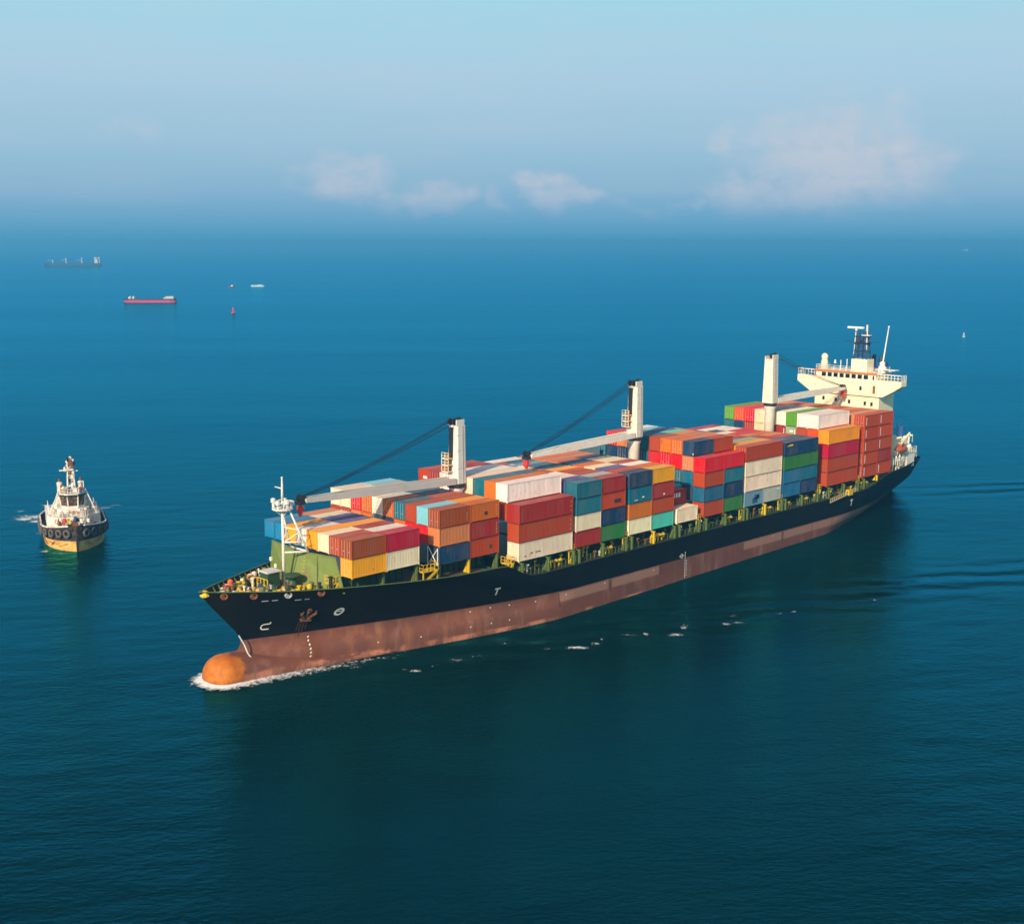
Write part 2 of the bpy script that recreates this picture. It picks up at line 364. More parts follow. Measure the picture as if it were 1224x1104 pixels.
# hull shell: stations by length fraction, levels from keel to sheer
def hull_shell():
    mb = MB(); T = [0] + [(i / 70) ** 1.5 * .32 for i in range(1, 71)] + [.32 + .45 * i / 40 for i in range(1, 41)] + [.77 + .23 * i / 50 for i in range(1, 51)]
    lv = [-13.5, -12, -10.8, -10, -9.2, -8.4, -7.75, -7.4, -7.0, -6.5, BOOT, -5.2, -4.4, -3.6, -3, -2.5]
    K = len(lv) + 6
    grid = []
    for t in T:
        colm = []
        for k in range(K):
            if k < len(lv): z = lv[k]; x = xs(z) + t * (XA - xs(z))
            else:
                w = (k - len(lv) + 1) / 6
                x = -14 + t * (XA + 14)
                for _ in range(6):
                    z = -2.5 + w * (top(x) + 2.5); x = xs(z) + t * (XA - xs(z))
            colm.append((x, hb(x, z), z))
        grid.append(colm)
    nT = len(T)
    vs = []
    for sgn in (-1, 1):
        for g in grid: vs += [(x, CY + sgn * y, z) for x, y, z in g]
    fs = []; mi = []
    O = nT * K
    for i in range(nT - 1):
        for k in range(K - 1):
            a, b, c, d = i * K + k, (i + 1) * K + k, (i + 1) * K + k + 1, i * K + k + 1
            fs.append((a, b, c, d)); fs.append((O + a, O + d, O + c, O + b))
            red = 1 if k < 10 else 0; mi += [red, red]
    for k in range(K - 1):
        a = (nT - 1) * K + k; fs.append((a, O + a, O + a + 1, a + 1)); mi.append(1 if k < 10 else 0)
    mb.add(vs, fs); mb.m = mi
    return mb
def boot_mat():
    m = bpy.data.materials.new('red_antifouling_paint'); m.use_nodes = True
    t = m.node_tree; b = t.nodes['Principled BSDF']; ln = t.links.new
    b.inputs['Roughness'].default_value = .62; b.inputs['Specular IOR Level'].default_value = .3
    tc = t.nodes.new('ShaderNodeTexCoord'); sp = t.nodes.new('ShaderNodeSeparateXYZ'); ln(tc.outputs['Object'], sp.inputs[0])
    def noise(scale, stretch, lo, hi, detail=6):
        mp = t.nodes.new('ShaderNodeMapping'); mp.inputs['Scale'].default_value = stretch; ln(tc.outputs['Object'], mp.inputs[0])
        n = t.nodes.new('ShaderNodeTexNoise'); n.inputs['Scale'].default_value = scale; n.inputs['Detail'].default_value = detail; n.inputs['Roughness'].default_value = .65; ln(mp.outputs[0], n.inputs[0])
        r = t.nodes.new('ShaderNodeMapRange'); r.inputs[1].default_value = lo; r.inputs[2].default_value = hi; ln(n.outputs[0], r.inputs[0]); return r.outputs[0]
    def band(z0, z1, x0=None, x1=None):
        def st(v, a, c):
            r = t.nodes.new('ShaderNodeMapRange'); r.inputs[1].default_value = a; r.inputs[2].default_value = c; ln(v, r.inputs[0]); return r.outputs[0]
        r = mul(st(sp.outputs[2], z0 - .15, z0 + .15), st(sp.outputs[2], z1 + .15, z1 - .15))
        if x0 is not None: r = mul(r, mul(st(sp.outputs[0], x0 - .3, x0 + .3), st(sp.outputs[0], x1 + .3, x1 - .3)))
        return r
    def mul(a, c):
        x = t.nodes.new('ShaderNodeMath'); x.operation = 'MULTIPLY'; ln(a, x.inputs[0])
        if isinstance(c, float): x.inputs[1].default_value = c
        else: ln(c, x.inputs[1])
        return x.outputs[0]
    def mix(f, a, c):
        x = t.nodes.new('ShaderNodeMix'); x.data_type = 'RGBA'; ln(f, x.inputs[0])
        for s, v in ((6, a), (7, c)):
            if isinstance(v, tuple): x.inputs[s].default_value = (*v, 1)
            else: ln(v, x.inputs[s])
        return x.outputs[2]
    c = mix(noise(.25, (.5, 1, 1), .3, .7), (.205, .062, .036), (.165, .060, .038))
    c = mix(mul(noise(.18, (.35, 1, 1.2), .45, .6), .5), c, (.12, .046, .032))
    for x0, x1 in ((38, 49.5), (50.5, 63), (88, 101), (101.6, 140)):                      # newer paint patches along the upper strake
        c = mix(mul(band(-7.5, -6.05, x0, x1), .6), c, (.42, .22, .15))
    c = mix(mul(noise(.7, (.6, 1, .12), .52, .75), .6), c, (.36, .17, .115))               # scuffs running down
    c = mix(mul(mul(noise(.3, (1, 1, .06), .5, .66), .35), band(-11.2, -5.95, -4, 26)), c, (.46, .17, .06))
    c = mix(mul(noise(.5, (.5, 1, .5), .45, .6), mul(band(-11.2, -9.6), .8)), c, (.62, .23, .13))       # wet line of growth
    c = mix(mul(mul(noise(.8, (1, 1, .14), .34, .6), .85), band(-9.6, -5.9, -3.9, -.9)), c, (.15, .042, .012))           # rust run under the anchor
    ln(c, b.inputs['Base Color'])
    return m
BOOTM = boot_mat()
hull = hull_shell().build('hull', [M['black'], BOOTM], ship, True)
# bulbous bow
def bulb_mat():
    """orange nose paint wearing ragged into the red, with darker rust blooms"""
    m = BOOTM.copy(); m.name = 'orange_bulb_paint'; t = m.node_tree; ln = t.links.new; b = t.nodes['Principled BSDF']
    red = b.inputs['Base Color'].links[0].from_socket
    tc = t.nodes.new('ShaderNodeTexCoord'); sp = t.nodes.new('ShaderNodeSeparateXYZ'); ln(tc.outputs['Object'], sp.inputs[0])
    def noise(sc_, lo, hi):
        n = t.nodes.new('ShaderNodeTexNoise'); n.inputs['Scale'].default_value = sc_; n.inputs['Detail'].default_value = 6; n.inputs['Roughness'].default_value = .65; ln(tc.outputs['Object'], n.inputs[0])
        r = t.nodes.new('ShaderNodeMapRange'); r.inputs[1].default_value = .3; r.inputs[2].default_value = .7; r.inputs[3].default_value = lo; r.inputs[4].default_value = hi; ln(n.outputs[0], r.inputs[0]); return r.outputs[0]
    def mix(f, a, c):
        x = t.nodes.new('ShaderNodeMix'); x.data_type = 'RGBA'; ln(f, x.inputs[0])
        for s_, v in ((6, a), (7, c)):
            if isinstance(v, tuple): x.inputs[s_].default_value = (*v, 1)
            else: ln(v, x.inputs[s_])
        return x.outputs[2]
    org = mix(noise(.55, 0, 1), (.66, .20, .014), (.36, .075, .012))
    ad = t.nodes.new('ShaderNodeMath'); ad.operation = 'ADD'; ln(sp.outputs[0], ad.inputs[0]); ln(noise(.9, -.9, .9), ad.inputs[1])
    e_ = t.nodes.new('ShaderNodeMapRange'); e_.inputs[1].default_value = -13.3; e_.inputs[2].default_value = -12.3; ln(ad.outputs[0], e_.inputs[0])
    az = t.nodes.new('ShaderNodeMath'); az.operation = 'ADD'; ln(sp.outputs[2], az.inputs[0]); ln(noise(1.2, -.5, .5), az.inputs[1])
    w_ = t.nodes.new('ShaderNodeMapRange'); w_.inputs[1].default_value = -9.9; w_.inputs[2].default_value = -10.6; w_.inputs[4].default_value = .75; ln(az.outputs[0], w_.inputs[0])
    ln(mix(e_.outputs[0], mix(w_.outputs[0], org, (.22, .06, .025)), red), b.inputs['Base Color'])
    return m
bl = MB(); nseg, ns = 28, 44; vs = []; X0, X1 = -16.5, 25.0
BRY = [(-17.2, 3.1), (-13, 3.1), (-10, 3.45), (-5, 4.5), (2, 6.2), (8, 7.5), (15, 8.85), (25, 10.2)]
BRZ = [(-17.2, 3.05), (-11.5, 2.95), (-7, 2.2), (-2, 1.5), (6, 1.1), (25, .8)]
NL = 3.1
bxs = [X0 + NL * (1 - math.cos(math.pi / 2 * k / 14)) for k in range(15)] + [X0 + NL + (X1 - X0 - NL) * k / 30 for k in range(1, 31)]
for x in bxs:
    if x < X0 + NL: rr = max(.02, (1 - (1 - (x - X0) / NL) ** 2.5) ** .42); ry, rz = 3.1 * rr, 3.05 * rr
    else: ry, rz = interp(BRY, x), interp(BRZ, x)
    for i in range(nseg):
        a = 2 * math.pi * i / nseg
        vs.append((x, CY + ry * math.cos(a), -10.25 + rz * math.sin(a)))
ns = len(bxs) - 1
fs = [(j * nseg + i, (j + 1) * nseg + i, (j + 1) * nseg + (i + 1) % nseg, j * nseg + (i + 1) % nseg) for j in range(ns) for i in range(nseg)]
nf = [0 if bxs[j] < -8 else 1 for j in range(ns) for i in range(nseg)]
bl.add(vs, fs); bl.m = nf; bl.add(vs[:nseg], [tuple(range(nseg - 1, -1, -1))])
bl.build('bulbous_bow', [bulb_mat(), BOOTM], hull, True)
# decks
def deck_strip(x0, x1, dz, inset, nn=24):
    mb = MB(); vs = []
    for i in range(nn + 1):
        x = x0 + (x1 - x0) * i / nn; z = top(x) - dz; w = max(.05, hb(x, z) - inset)
        vs += [(x, CY - w, z), (x, CY + w, z)]
    return mb.add(vs, [(2 * i, 2 * i + 2, 2 * i + 3, 2 * i + 1) for i in range(nn)])
deck_strip(-16.4, 27.2, 1.15, .06, 40).build('forecastle_deck', M['deck'], ship)
mb = MB(); mb.box(27.2, 27.35, -.9, 26, -2.3, -.9); mb.build('break_bulkhead', M['green_dark'], ship)
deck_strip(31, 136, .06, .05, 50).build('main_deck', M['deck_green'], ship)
mb = MB()
for s_ in (-1, 1):
    mb.box(27.35, 31.0, CY + s_ * 12.9 - .5, CY + s_ * 12.9 + .5, -2.4, -2.32)
mb.box(27.35, 31.2, .2, 24.9, -2.42, -2.34); mb.build('step_deck', M['green_dark'], ship)
deck_strip(136, 168.9, .9, .08, 24).build('poop_deck', M['green_dark'], ship)
# gunwale rail cap and bulwark stays inside the bow
cap = MB()
for s_ in (-1, 1):
    pts = []
    for i in range(61):
        x = -17.25 + 44 * i / 60; pts.append((x, CY + s_ * hb(x, top(x)), top(x) + .04))
    for a, b in zip(pts, pts[1:]): cap.bar(a, b, .2, .08)
    for i in range(1, 24):
        x = -16.6 + 1.35 * i; w = hb(x, top(x)) - .12; wd = hb(x, top(x) - 1.13) - .12
        stays = MB(); stays.prism([(CY + s_ * wd, top(x) - 1.13), (CY + s_ * (wd - .75), top(x) - 1.13), (CY + s_ * (w - .12), top(x) - .05), (CY + s_ * w, top(x) - .05)], 0, x - .05, x + .05)
        if wd > .9: stays.build('bulwark_stay', M['post_green'], hull)
cap.build('gunwale', M['post_green'], hull)
for s_ in (-1, 1):
    pts = [(x, CY + s_ * hb(x, top(x)), top(x) + .03) for x in [31 + 2.6 * i for i in range(54)] if x < 168.5]
    mb = MB()
    for a, b in zip(pts, pts[1:]): mb.bar(a, b, .16, .07)
    mb.build('sheer_strake', M['dark'], hull)
# hatch coamings under the stacks and posts along the deck edge
BX = [0.0, 15.94, 29.75, 42.73, 55.88, 68.97, 76.78, 89.62, 102.58, 118.63, 132.94]
BZ = [2.35, 1.43, 0, 0, 0, 0, 0, 0, 0, .18, .18]
BH = [2.63, 2.697, 2.892, 2.6, 2.602, 2.6, 2.643, 2.808, 2.67, 2.828, 2.632]
BL = [12.2, 12.2, 12.2, 12.2, 12.2, 6.1, 12.2, 12.2, 12.2, 12.2, 12.2]
W = 2.51
for b in range(11):
    y0 = 3.1 if b > 1 else 5.2; x0, x1, z1 = BX[b] + .5, BX[b] + BL[b] - .5, BZ[b] - .06
    zb = -2.35 if b > 1 else -.9
    if b == 0: zb = -.25
    mb = MB(); mb.box(x0, x1, y0 + .25, 25.1 - y0 - .25, zb, z1 - .32); mb.box(x0 - .4, x1 + .4, y0 - .1, 25.1 - y0 + .1, z1 - .3, z1)
    x = x0 + .4
    while x < x1:
        mb.box(x, x + .12, y0 - .02, y0 + .24, zb, z1 - .32); x += 1.15
    mb.build('hatch_coaming', M['green_dark'], ship)
for b in range(11):
    for k, dx in enumerate([.25, 6.1, 11.95] if BL[b] > 7 else [.25, 5.9]):
        x = BX[b] + dx; w = hb(x, top(x)); yn = CY - w + .45
        zt = BZ[b] - .05; zb = top(x) - (1.12 if b < 2 else .05)
        if b == 0: yn = max(CY - hb(x, top(x) - 1.1) + 1.1, 2.9)
        if b == 1: yn = 2.75
        mb = MB(); mb.box(x - .14, x + .14, yn - .05, yn + .28, zb, zt - .14)
        mb.box(x - .2, x + .2, yn - .1, yn + .6, zt - .14, zt)
        mb.add([(x - .05, yn + .5, zb), (x + .05, yn + .5, zb), (x + .05, yn + 1.3, zb), (x - .05, yn + 1.3, zb), (x - .05, yn + .5, zt - .3), (x + .05, yn + .5, zt - .3)],
               [(0, 1, 5, 4), (0, 4, 3), (1, 2, 5), (4, 5, 2, 3), (0, 3, 2, 1)])
        o = mb.build('container_post', M['yellow'] if k == 1 and b % 3 == 1 else M['post_green'], ship)
# deck edge clutter: vents, valves, rail stanchions in green and yellow
cl = random.Random(3)
for a in (31.6, 44.6, 57.6, 70.6, 83.6, 96.6, 109.6, 122.6):                                # rail lengths, with the odd stanchion missing
    mb = MB(); mb.bar((a, -.35, top(a) + .95), (a + 12.4, -.35, top(a + 12.4) + .95), .05, .05)
    for k in range(14):
        x = a + .4 + k * .88
        if cl.random() < .85: mb.tube((x, -.35, top(x)), (x, -.35, top(x) + .95), .045, n=5)
    mb.build('deck_rail', M['post_green'], ship)
for i in range(96):
    x = 31.8 + i * 1.09 + cl.uniform(-.4, .4); r_ = cl.uniform(.12, .24); yy = cl.uniform(.1, 1.9); hh = cl.uniform(.5, 1.5); mb = MB()
    mb.tube((x, yy, top(x)), (x, yy, top(x) + hh), r_ * .6, n=7); mb.tube((x - .2, yy, top(x) + hh), (x + .2, yy - .1, top(x) + hh + .05), r_, n=7)
    if cl.random() < .5: mb.tube((x, yy, top(x) + hh * .5), (x + cl.uniform(.5, 1.1), yy, top(x) + hh * .5), .07, n=5)
    mb.build('deck_fitting', M[cl.choice(['yellow', 'yellow', 'post_green', 'post_green', 'green_dark', 'green_dark', 'rust', 'light_grey'])], ship)
for x in (37.2, 49.5, 63.4, 83.5, 96.5, 109.5):                                            # yellow ventilator groups
    for k in range(3):
        mb = MB(); xx = x + k * .95; mb.tube((xx, .4, -2.2), (xx, .4, -1.25), .16, n=8); mb.tube((xx, .4, -1.3), (xx, -.05, -1.0), .2, .24, n=8)
        mb.build('ventilator', M['yellow'], ship)
# lashing platforms with yellow stairs in the gaps between stacks
for x, z, y in ((13.4, 1.6, 2.2), (-.75, 1.9, 5.1), (28.55, .4, .4), (41.9, .2, .2), (55.2, .2, .2), (75.6, .2, .2), (88.9, .2, .2), (101.9, .2, .2), (116.2, .3, .2), (131.6, .3, .2)):
    mb = MB(); x0, x1 = (x - .6, x + .6) if x not in (13.4,) else (12.5, 15.4)
    zb = top(x) - (1.1 if x < 27 else .05)
    mb.box(x0, x1, y, y + 1.6, z - .55, z - .43)
    mb.rail([(x0, y, z - .43), (x1, y, z - .43)], 1.0, .7, .05, 2); mb.rail([(x0, y, z - .43), (x0, y + 1.6, z - .43)], 1.0, .8, .05, 2); mb.rail([(x1, y, z - .43), (x1, y + 1.6, z - .43)], 1.0, .8, .05, 2)
    mb.box(x0 + .05, x0 + .2, y + .05, y + .2, zb, z - .55); mb.box(x1 - .2, x1 - .05, y + .05, y + .2, zb, z - .55)
    mb.bar((x0 + .2, y - .05, zb), (x1 - .2, y - .05, z - .5), .12, .35)
    mb.build('lashing_platform', M['yellow'], ship)
# forecastle breakwater
bw = MB(); ZT = 4.85
BB = [(-.2, 4.0, .15), (-2.9, CY, .05), (-.2, 21.1, .15)]; BT = [(-.1, 6.0, ZT), (-1.4, CY, ZT), (-.1, 20.6, ZT)]
vs = [p for p in BB] + [p for p in BT] + [(x + .13, y, z) for x, y, z in BB] + [(x + .13, y, z) for x, y, z in BT]
bw.add(vs, [(0, 3, 4, 1), (1, 4, 5, 2), (6, 7, 10, 9), (7, 8, 11, 10), (0, 1, 7, 6), (1, 2, 8, 7), (3, 9, 10, 4), (4, 10, 11, 5), (0, 6, 9, 3), (2, 5, 11, 8)])
bwo = bw.build('breakwater', M['green'], ship)
def bwp(y, f):
    """point on the front face: y at the foot, f up the plate"""
    k = 0 if y < CY else 1; t = (y - BB[k][1]) / (BB[k + 1][1] - BB[k][1])
    return (Vector(BB[k]).lerp(Vector(BB[k + 1]), t)).lerp(Vector(BT[k]).lerp(Vector(BT[k + 1]), t), f) - Vector((.06, 0, 0))
for a, b, w in ((bwp(CY, 0), bwp(CY, 1), .2), (bwp(8.2, 0), bwp(8.2, .98), .1), (bwp(17, 0), bwp(17, .98), .1), (bwp(4.1, .98), bwp(CY, .98), .14), (bwp(CY, .98), bwp(21.0, .98), .14)):
    mb = MB(); mb.bar(a, b, w, .1); mb.build('stiffener', M['green'], bwo)
mb = MB()
for q in range(9): mb.bar(bwp(10.6, .06 + q * .1) - Vector((.1, .3, 0)), bwp(10.6, .06 + q * .1) + Vector((-.1, .3, 0)), .05, .05)
mb.build('ladder', M['yellow'], bwo)
for y, f, m_ in ((18.6, .3, 'cream'), (20.6, .42, 'cream'), (6.2, .12, 'yellow')):
    mb = MB(); c = bwp(y, f); mb.box(c.x - .25, c.x + .02, c.y - .22, c.y + .22, c.z - .25, c.z + .3); mb.build('lamp', M[m_], bwo)

# ---- foremast
FX = -3.9
fm = MB(); fm.tube((FX, CY, .2), (FX, CY, 12.2), .23, .19, 10); fm.tube((FX, CY, 12.2), (FX, CY, 15.3), .2, .1, 8)
fm.tube((FX, CY - .1, 13.9), (FX - .2, CY + 1.4, 14.0), .08); fm.ball((FX, CY, 15.4), .16)
for s_ in (-1, 1):
    fm.tube((FX + .5, CY + s_ * .9, 11), (-1.2, CY + s_ * 2.0, 4.9), .13, n=7)
    fm.tube((FX, CY, 6.4), (-1.5, CY + s_ * 1.7, 6.4), .1, n=6); fm.tube((FX, CY, 8.6), (-2.0, CY + s_ * 1.6, 8.0), .09, n=6)
    fm.tube((FX, CY, 6.4), (-2.0, CY + s_ * 1.6, 8.0), .08, n=6)
fm.tube((-1.2, CY - 2, 5.05), (-1.2, CY + 2, 5.05), .13, n=7); fm.tube((FX, CY, 5.0), (-1.2, CY - 2, 5.05), .13, n=7)
fmo = fm.build('foremast', M['white'], ship, True)
pf = MB(); pf.lathe([(1.25, 11.0), (1.45, 11.05), (1.45, 11.2), (1.25, 11.22)], (FX, CY, 0), 14)
for i in range(12):
    a = 2 * math.pi * i / 12; pf.tube((FX + 1.36 * math.cos(a), CY + 1.36 * math.sin(a), 11.2), (FX + 1.36 * math.cos(a), CY + 1.36 * math.sin(a), 12.1), .05, n=5)
pf.ring((FX, CY, 12.1), 1.36, .05, (0, 0, 1), 14, 5)
for i in range(12):
    a = 2 * math.pi * i / 12; pf.tube((FX, CY, 10.0), (FX + 1.2 * math.cos(a), CY + 1.2 * math.sin(a), 11.0), .05, n=4) if i % 3 == 0 else None
pf.build('mast_platform', M['white'], fmo)
for a, z in ((2.2, 12.3), (3.6, 12.2), (4.6, 12.3), (.7, 12.1), (5.6, 12.0)):
    lm = MB(); c = (FX + 1.3 * math.cos(a), CY + 1.3 * math.sin(a)); lm.tube((c[0], c[1], 11.3), (c[0], c[1], z - .3), .12, n=7); lm.lathe([(.18, 0), (.34, .12), (.34, .6), (.14, .72)], (c[0], c[1], z - .45), 9)
    lm.build('mast_light', M['light_grey'], fmo)

# ---- deck machinery on the forecastle
FD = lambda x: top(x) - 1.15
def inb(x, y, m=.9):
    w = hb(x, FD(x)) - m
    return CY + max(-w, min(w, y - CY))
def winch(x, y, parent=ship, s=1.0, ang=0.0):
    z = 0
    y = inb(x, y, 1.9)
    o = MB(); o.box(-1.0 * s, 1.0 * s, -1.5 * s, 1.5 * s, 0, .22 * s)
    for yy in (-1.3, -.35, .55, 1.3): o.prism([(-.55 * s, .22 * s), (.55 * s, .22 * s), (.28 * s, 1.35 * s), (-.28 * s, 1.35 * s)], 1, yy * s - .08, yy * s + .08)
    o.box(-.5 * s, .5 * s, .63 * s, 1.22 * s, .25 * s, 1.3 * s)
    w = o.build('mooring_winch', M['green_dark'], parent, loc=(x, y, FD(x)), rz=ang)
    d = MB(); d.lathe([(.62 * s, -1.2 * s), (.62 * s, -1.12 * s), (.42 * s, -1.1 * s), (.42 * s, -.5 * s), (.62 * s, -.48 * s), (.62 * s, -.42 * s)], (0, 0, 1.0 * s), 14, axis=1)
    d.build('drum', M['yellow'], w)
    q = MB(); q.lathe([(.5 * s, 1.36 * s), (.25 * s, 1.5 * s), (.3 * s, 1.75 * s), (.5 * s, 1.9 * s)], (0, 0, 1.0 * s), 12, axis=1); q.build('warping_head', M['light_grey'], w)
    q = MB(); q.lathe([(.52 * s, -1.06 * s), (.55 * s, -.8 * s), (.52 * s, -.54 * s)], (0, 0, 1.0 * s), 12, axis=1); q.build('wound_rope', M['tan'], w)
winch(-6.8, 8.9, s=.9, ang=.35); winch(-6.6, 16.0, s=.9, ang=-.35); winch(-9.6, 11.0, s=.72, ang=.2); winch(-10.4, 14.2, s=.7, ang=-.2); winch(-4.6, 7.9, s=.7, ang=1.2)
hs = MB(); hs.box(-6.9, -5.0, 12.0, 13.8, FD(-6), FD(-6) + 2.5)
hso = hs.build('deck_house', M['green_dark'], ship)
hr = MB(); hr.box(-7.1, -4.8, 11.8, 14.0, FD(-6) + 2.5, FD(-6) + 2.66); hr.build('roof', M['light_grey'], hso)
hy = MB(); hy.rail([(-7.2, 11.7, FD(-6)), (-7.2, 14.1, FD(-6))], 1.7, .8, .07, 2); hy.build('hand_rail', M['yellow'], hso)
wd = MB(); wd.lathe([(.8, 0), (.9, .5), (.5, 1.4), (.8, 1.8), (1.15, 2.0), (1.15, 2.2)], (-3.9, 10.6, FD(-4)), 16); wd.build('anchor_windlass', M['green_dark'], ship)
bg2 = random.Random(21)
for k in range(96):                                                                         # small pipes, valves, drums, lockers
    x = bg2.uniform(-13.5, -2.6); w = hb(x, FD(x)) - .8; y = CY + bg2.uniform(-1, 1) * w; h_ = bg2.uniform(.4, 1.6); z = FD(x); mb = MB(); q = bg2.uniform(.08, .2)
    kind_ = k % 4
    if kind_ == 0: mb.lathe([(q, 0), (q, h_), (q * 1.7, h_ + .04), (q * 1.7, h_ + .2), (.05, h_ + .26)], (x, y, z), 8)
    elif kind_ == 1: mb.box(x - q * 1.6, x + q * 1.6, y - q, y + q, z, z + h_ * .6); mb.box(x - q * 1.8, x + q * 1.8, y - q * 1.2, y + q * 1.2, z + h_ * .6, z + h_ * .6 + .06)
    elif kind_ == 2: mb.tube((x, y, z), (x, y, z + h_), .07, n=6); mb.ring((x, y, z + h_), q + .08, .045, (.3, .2, 1), 10, 5)
    else: mb.tube((x - .4, y - .3, z + q), (x + .5, y + .3, z + q), q, n=9); mb.lathe([(q * 1.3, -.05), (q * 1.3, .05)], (x + .5, y + .3, z + q), 9, axis=0)
    mb.build(('vent_pipe', 'locker', 'valve_wheel', 'rope_drum')[kind_], M[bg2.choice(('yellow', 'yellow', 'post_green', 'green', 'light_grey', 'white', 'rust', 'rust', 'red', 'tan', 'dark', 'blue'))], ship)
bollards = [(-12.2, 10.6), (-11.4, 9.4), (-13.2, 13.0), (-12.4, 15.0), (-10.2, 17.0), (-8.6, 18.6), (-7.2, 19.8), (-9.4, 7.9), (-7.8, 6.3), (-5.6, 4.9), (-3.6, 3.9), (-14.3, 12.0)]
for k, (x, y) in enumerate(bollards):
    mb = MB(); z = FD(x); y = inb(x, y)
    for dx in (-.35, .35): mb.lathe([(.24, 0), (.24, .75), (.32, .8), (.32, .95), (.1, 1.0)], (x + dx, y, z), 10)
    mb.box(x - .8, x + .8, y - .35, y + .35, z, z + .1)
    mb.build('bollard', M[('yellow', 'yellow', 'green', 'light_grey')[k % 4]], ship)
for k, (x, y, r_) in enumerate([(-9.2, 9.4, .75), (-8.2, 11.6, .8), (-11.6, 12.1, .6), (-8.8, 15.4, .7), (-5.6, 8.7, .6)]):
    mb = MB()
    for q in range(4): mb.ring((x, y, FD(x) + .12 + .17 * q), r_ - .05 * q, .1, (0, 0, 1), 14, 5)
    mb.build('rope_coil', M['tan' if k % 2 else 'light_grey'], ship)
for k, (x, y, h_, c_) in enumerate([(-11.0, 16.6, 1.7, 'orange'), (-5.2, 18.2, 1.5, 'light_grey'), (-6.4, 18.0, 1.3, 'orange'), (-7.4, 13.1, 1.0, 'blue'), (-10.2, 9.0, .7, 'red'), (-4.4, 7.6, 1.3, 'yellow'), (-3.9, 5.4, 1.6, 'yellow'), (-8.0, 17.2, 1.2, 'white'), (-13.4, 11.3, .8, 'yellow'), (-9.6, 8.6, 1.5, 'green'), (-6.6, 6.6, 1.7, 'green_dark'), (-5.2, 9.8, 1.2, 'red'), (-12.0, 14.2, 1.3, 'light_grey'), (-10.6, 13.4, .9, 'yellow'), (-3.4, 7.0, 1.8, 'post_green'), (-2.7, 20.0, 1.5, 'green')]):
    mb = MB(); y = inb(x, y, .8); mb.lathe([(.2, 0), (.2, h_ * .6), (.36, h_ * .62), (.36, h_ * .9), (.15, h_)], (x, y, FD(x)), 10)
    mb.build('mushroom_vent', M[c_], ship)
mb = MB()
for x, y in ((-12.8, 12.2), (-11.8, 11.6), (-10.8, 12.9), (-9.0, 13.3)):
    for k in range(9): mb.ring((x + k * .32, y + .08 * k, FD(x) + .12), .15, .055, (0, 1, .5 * (k % 2)), 8, 4)
mb.build('anchor_chain', M['rust'], ship)
for x in (-14.5, -11.2, -7.2, -3.2):                                                       # mooring openings in the bulwark, framed
    for s_ in (-1,):
        w = hb(x, top(x) - .55); mb = MB(); d = Vector((hb(x + .5, top(x) - .55) - hb(x - .5, top(x) - .55), 1.0, -.55)); d = Vector((-d.x, -1, -.35)).normalized()
        mb.ring((x, CY - w, top(x) - .6), .42, .12, d, 14, 6); mb.lathe([(.38, -.02), (.38, .02)], (x, CY - w - .01, top(x) - .6), 12, axis=1)
        mb.build('mooring_chock', M['rust'] if x != -7.2 else M['grey'], hull)
for x, h_, r_ in ((-1.5, 2.4, .26), (-2.9, 1.7, .2)):
    mb = MB(); y = inb(x, 0, .35); mb.tube((x, y, FD(x)), (x, y, FD(x) + h_), r_, n=10); mb.lathe([(r_ * 1.25, h_ - .05), (r_ * 1.25, h_ + .12), (.05, h_ + .16)], (x, y, FD(x)), 10); mb.build('deck_vent', M['dark'], ship)
mb = MB(); xx = -16.4; mb.lathe([(.5, 0), (.7, .2), (.5, .7), (.2, .9)], (xx, CY, top(xx) - .75), 10); mb.build('bow_roller', M['yellow'], ship)

# ---- marks and fittings on the port side of the hull
def side_pt(x, z, off=.03): return Vector((x, CY - hb(x, z) - off, z))
def side_frame(x, z):
    e_ = .3; tx = (side_pt(x + e_, z, 0) - side_pt(x - e_, z, 0)).normalized(); tz = (side_pt(x, z + e_, 0) - side_pt(x, z - e_, 0)).normalized()
    return tx, tz, tx.cross(tz).normalized()
def decal(strokes, x, z, s, m, name='hull_mark'):
    """flat painted strokes in side coordinates (u aft, v up), a few millimetres thick"""
    mb = MB()
    for (u0, v0), (u1, v1), w in strokes:
        d = Vector((u1 - u0, v1 - v0)); nn = max(1, int(d.length / .35)); px = Vector((-d.y, d.x)).normalized() * w / 2
        vs = []
        for k in range(nn + 1):
            c = Vector((u0, v0)) + d * k / nn
            for q in (c + px, c - px):
                p = side_pt(x + q.x * s, z + q.y * s, 0); nrm = side_frame(x + q.x * s, z + q.y * s)[2]; vs.append(p + nrm * .05)
        mb.add(vs, [(2 * k, 2 * k + 1, 2 * k + 3, 2 * k + 2) for k in range(nn)])
    return mb.build(name, m, hull)
def arc(cu, cv, r, a0, a1, w, n=10):
    P = [(cu + r * math.cos(R(a0 + (a1 - a0) * i / n)), cv + r * math.sin(R(a0 + (a1 - a0) * i / n))) for i in range(n + 1)]
    return [(P[i], P[i + 1], w) for i in range(n)]
wt = M['white']
decal([((-.5, .5), (.5, .5), .28), ((0, .5), (.32, -.7), .28)], 25.0, -3.5, 1.0, wt)                    # the letter T
decal([((-.5, .5), (.5, .5), .28), ((0, .5), (0, -.7), .28)], 127.0, -3.9, 1.0, wt)
decal(arc(0, 0, .52, 0, 360, .3, 16) + [((-.3, .08), (.3, .08), .16)], 1.0, -3.1, 1.0, wt)      # bow thruster mark
decal([((.6, .35), (-.1, .35), .17), ((.6, -.45), (-.1, -.45), .17), ((.6, .35), (.6, .62), .17)] + arc(-.1, -.05, .4, 90, 270, .17, 8), -8.3, -4.2, 1.0, wt)   # bulb mark
for z in (-6.6, -7.1, -7.6, -8.1, -8.6, -9.1):
    decal([((-.1, -.1), (.1, .1), .16)], -2.3 + (z + 6.6) * .12, z, 1.0, M['white'], 'draft_mark')
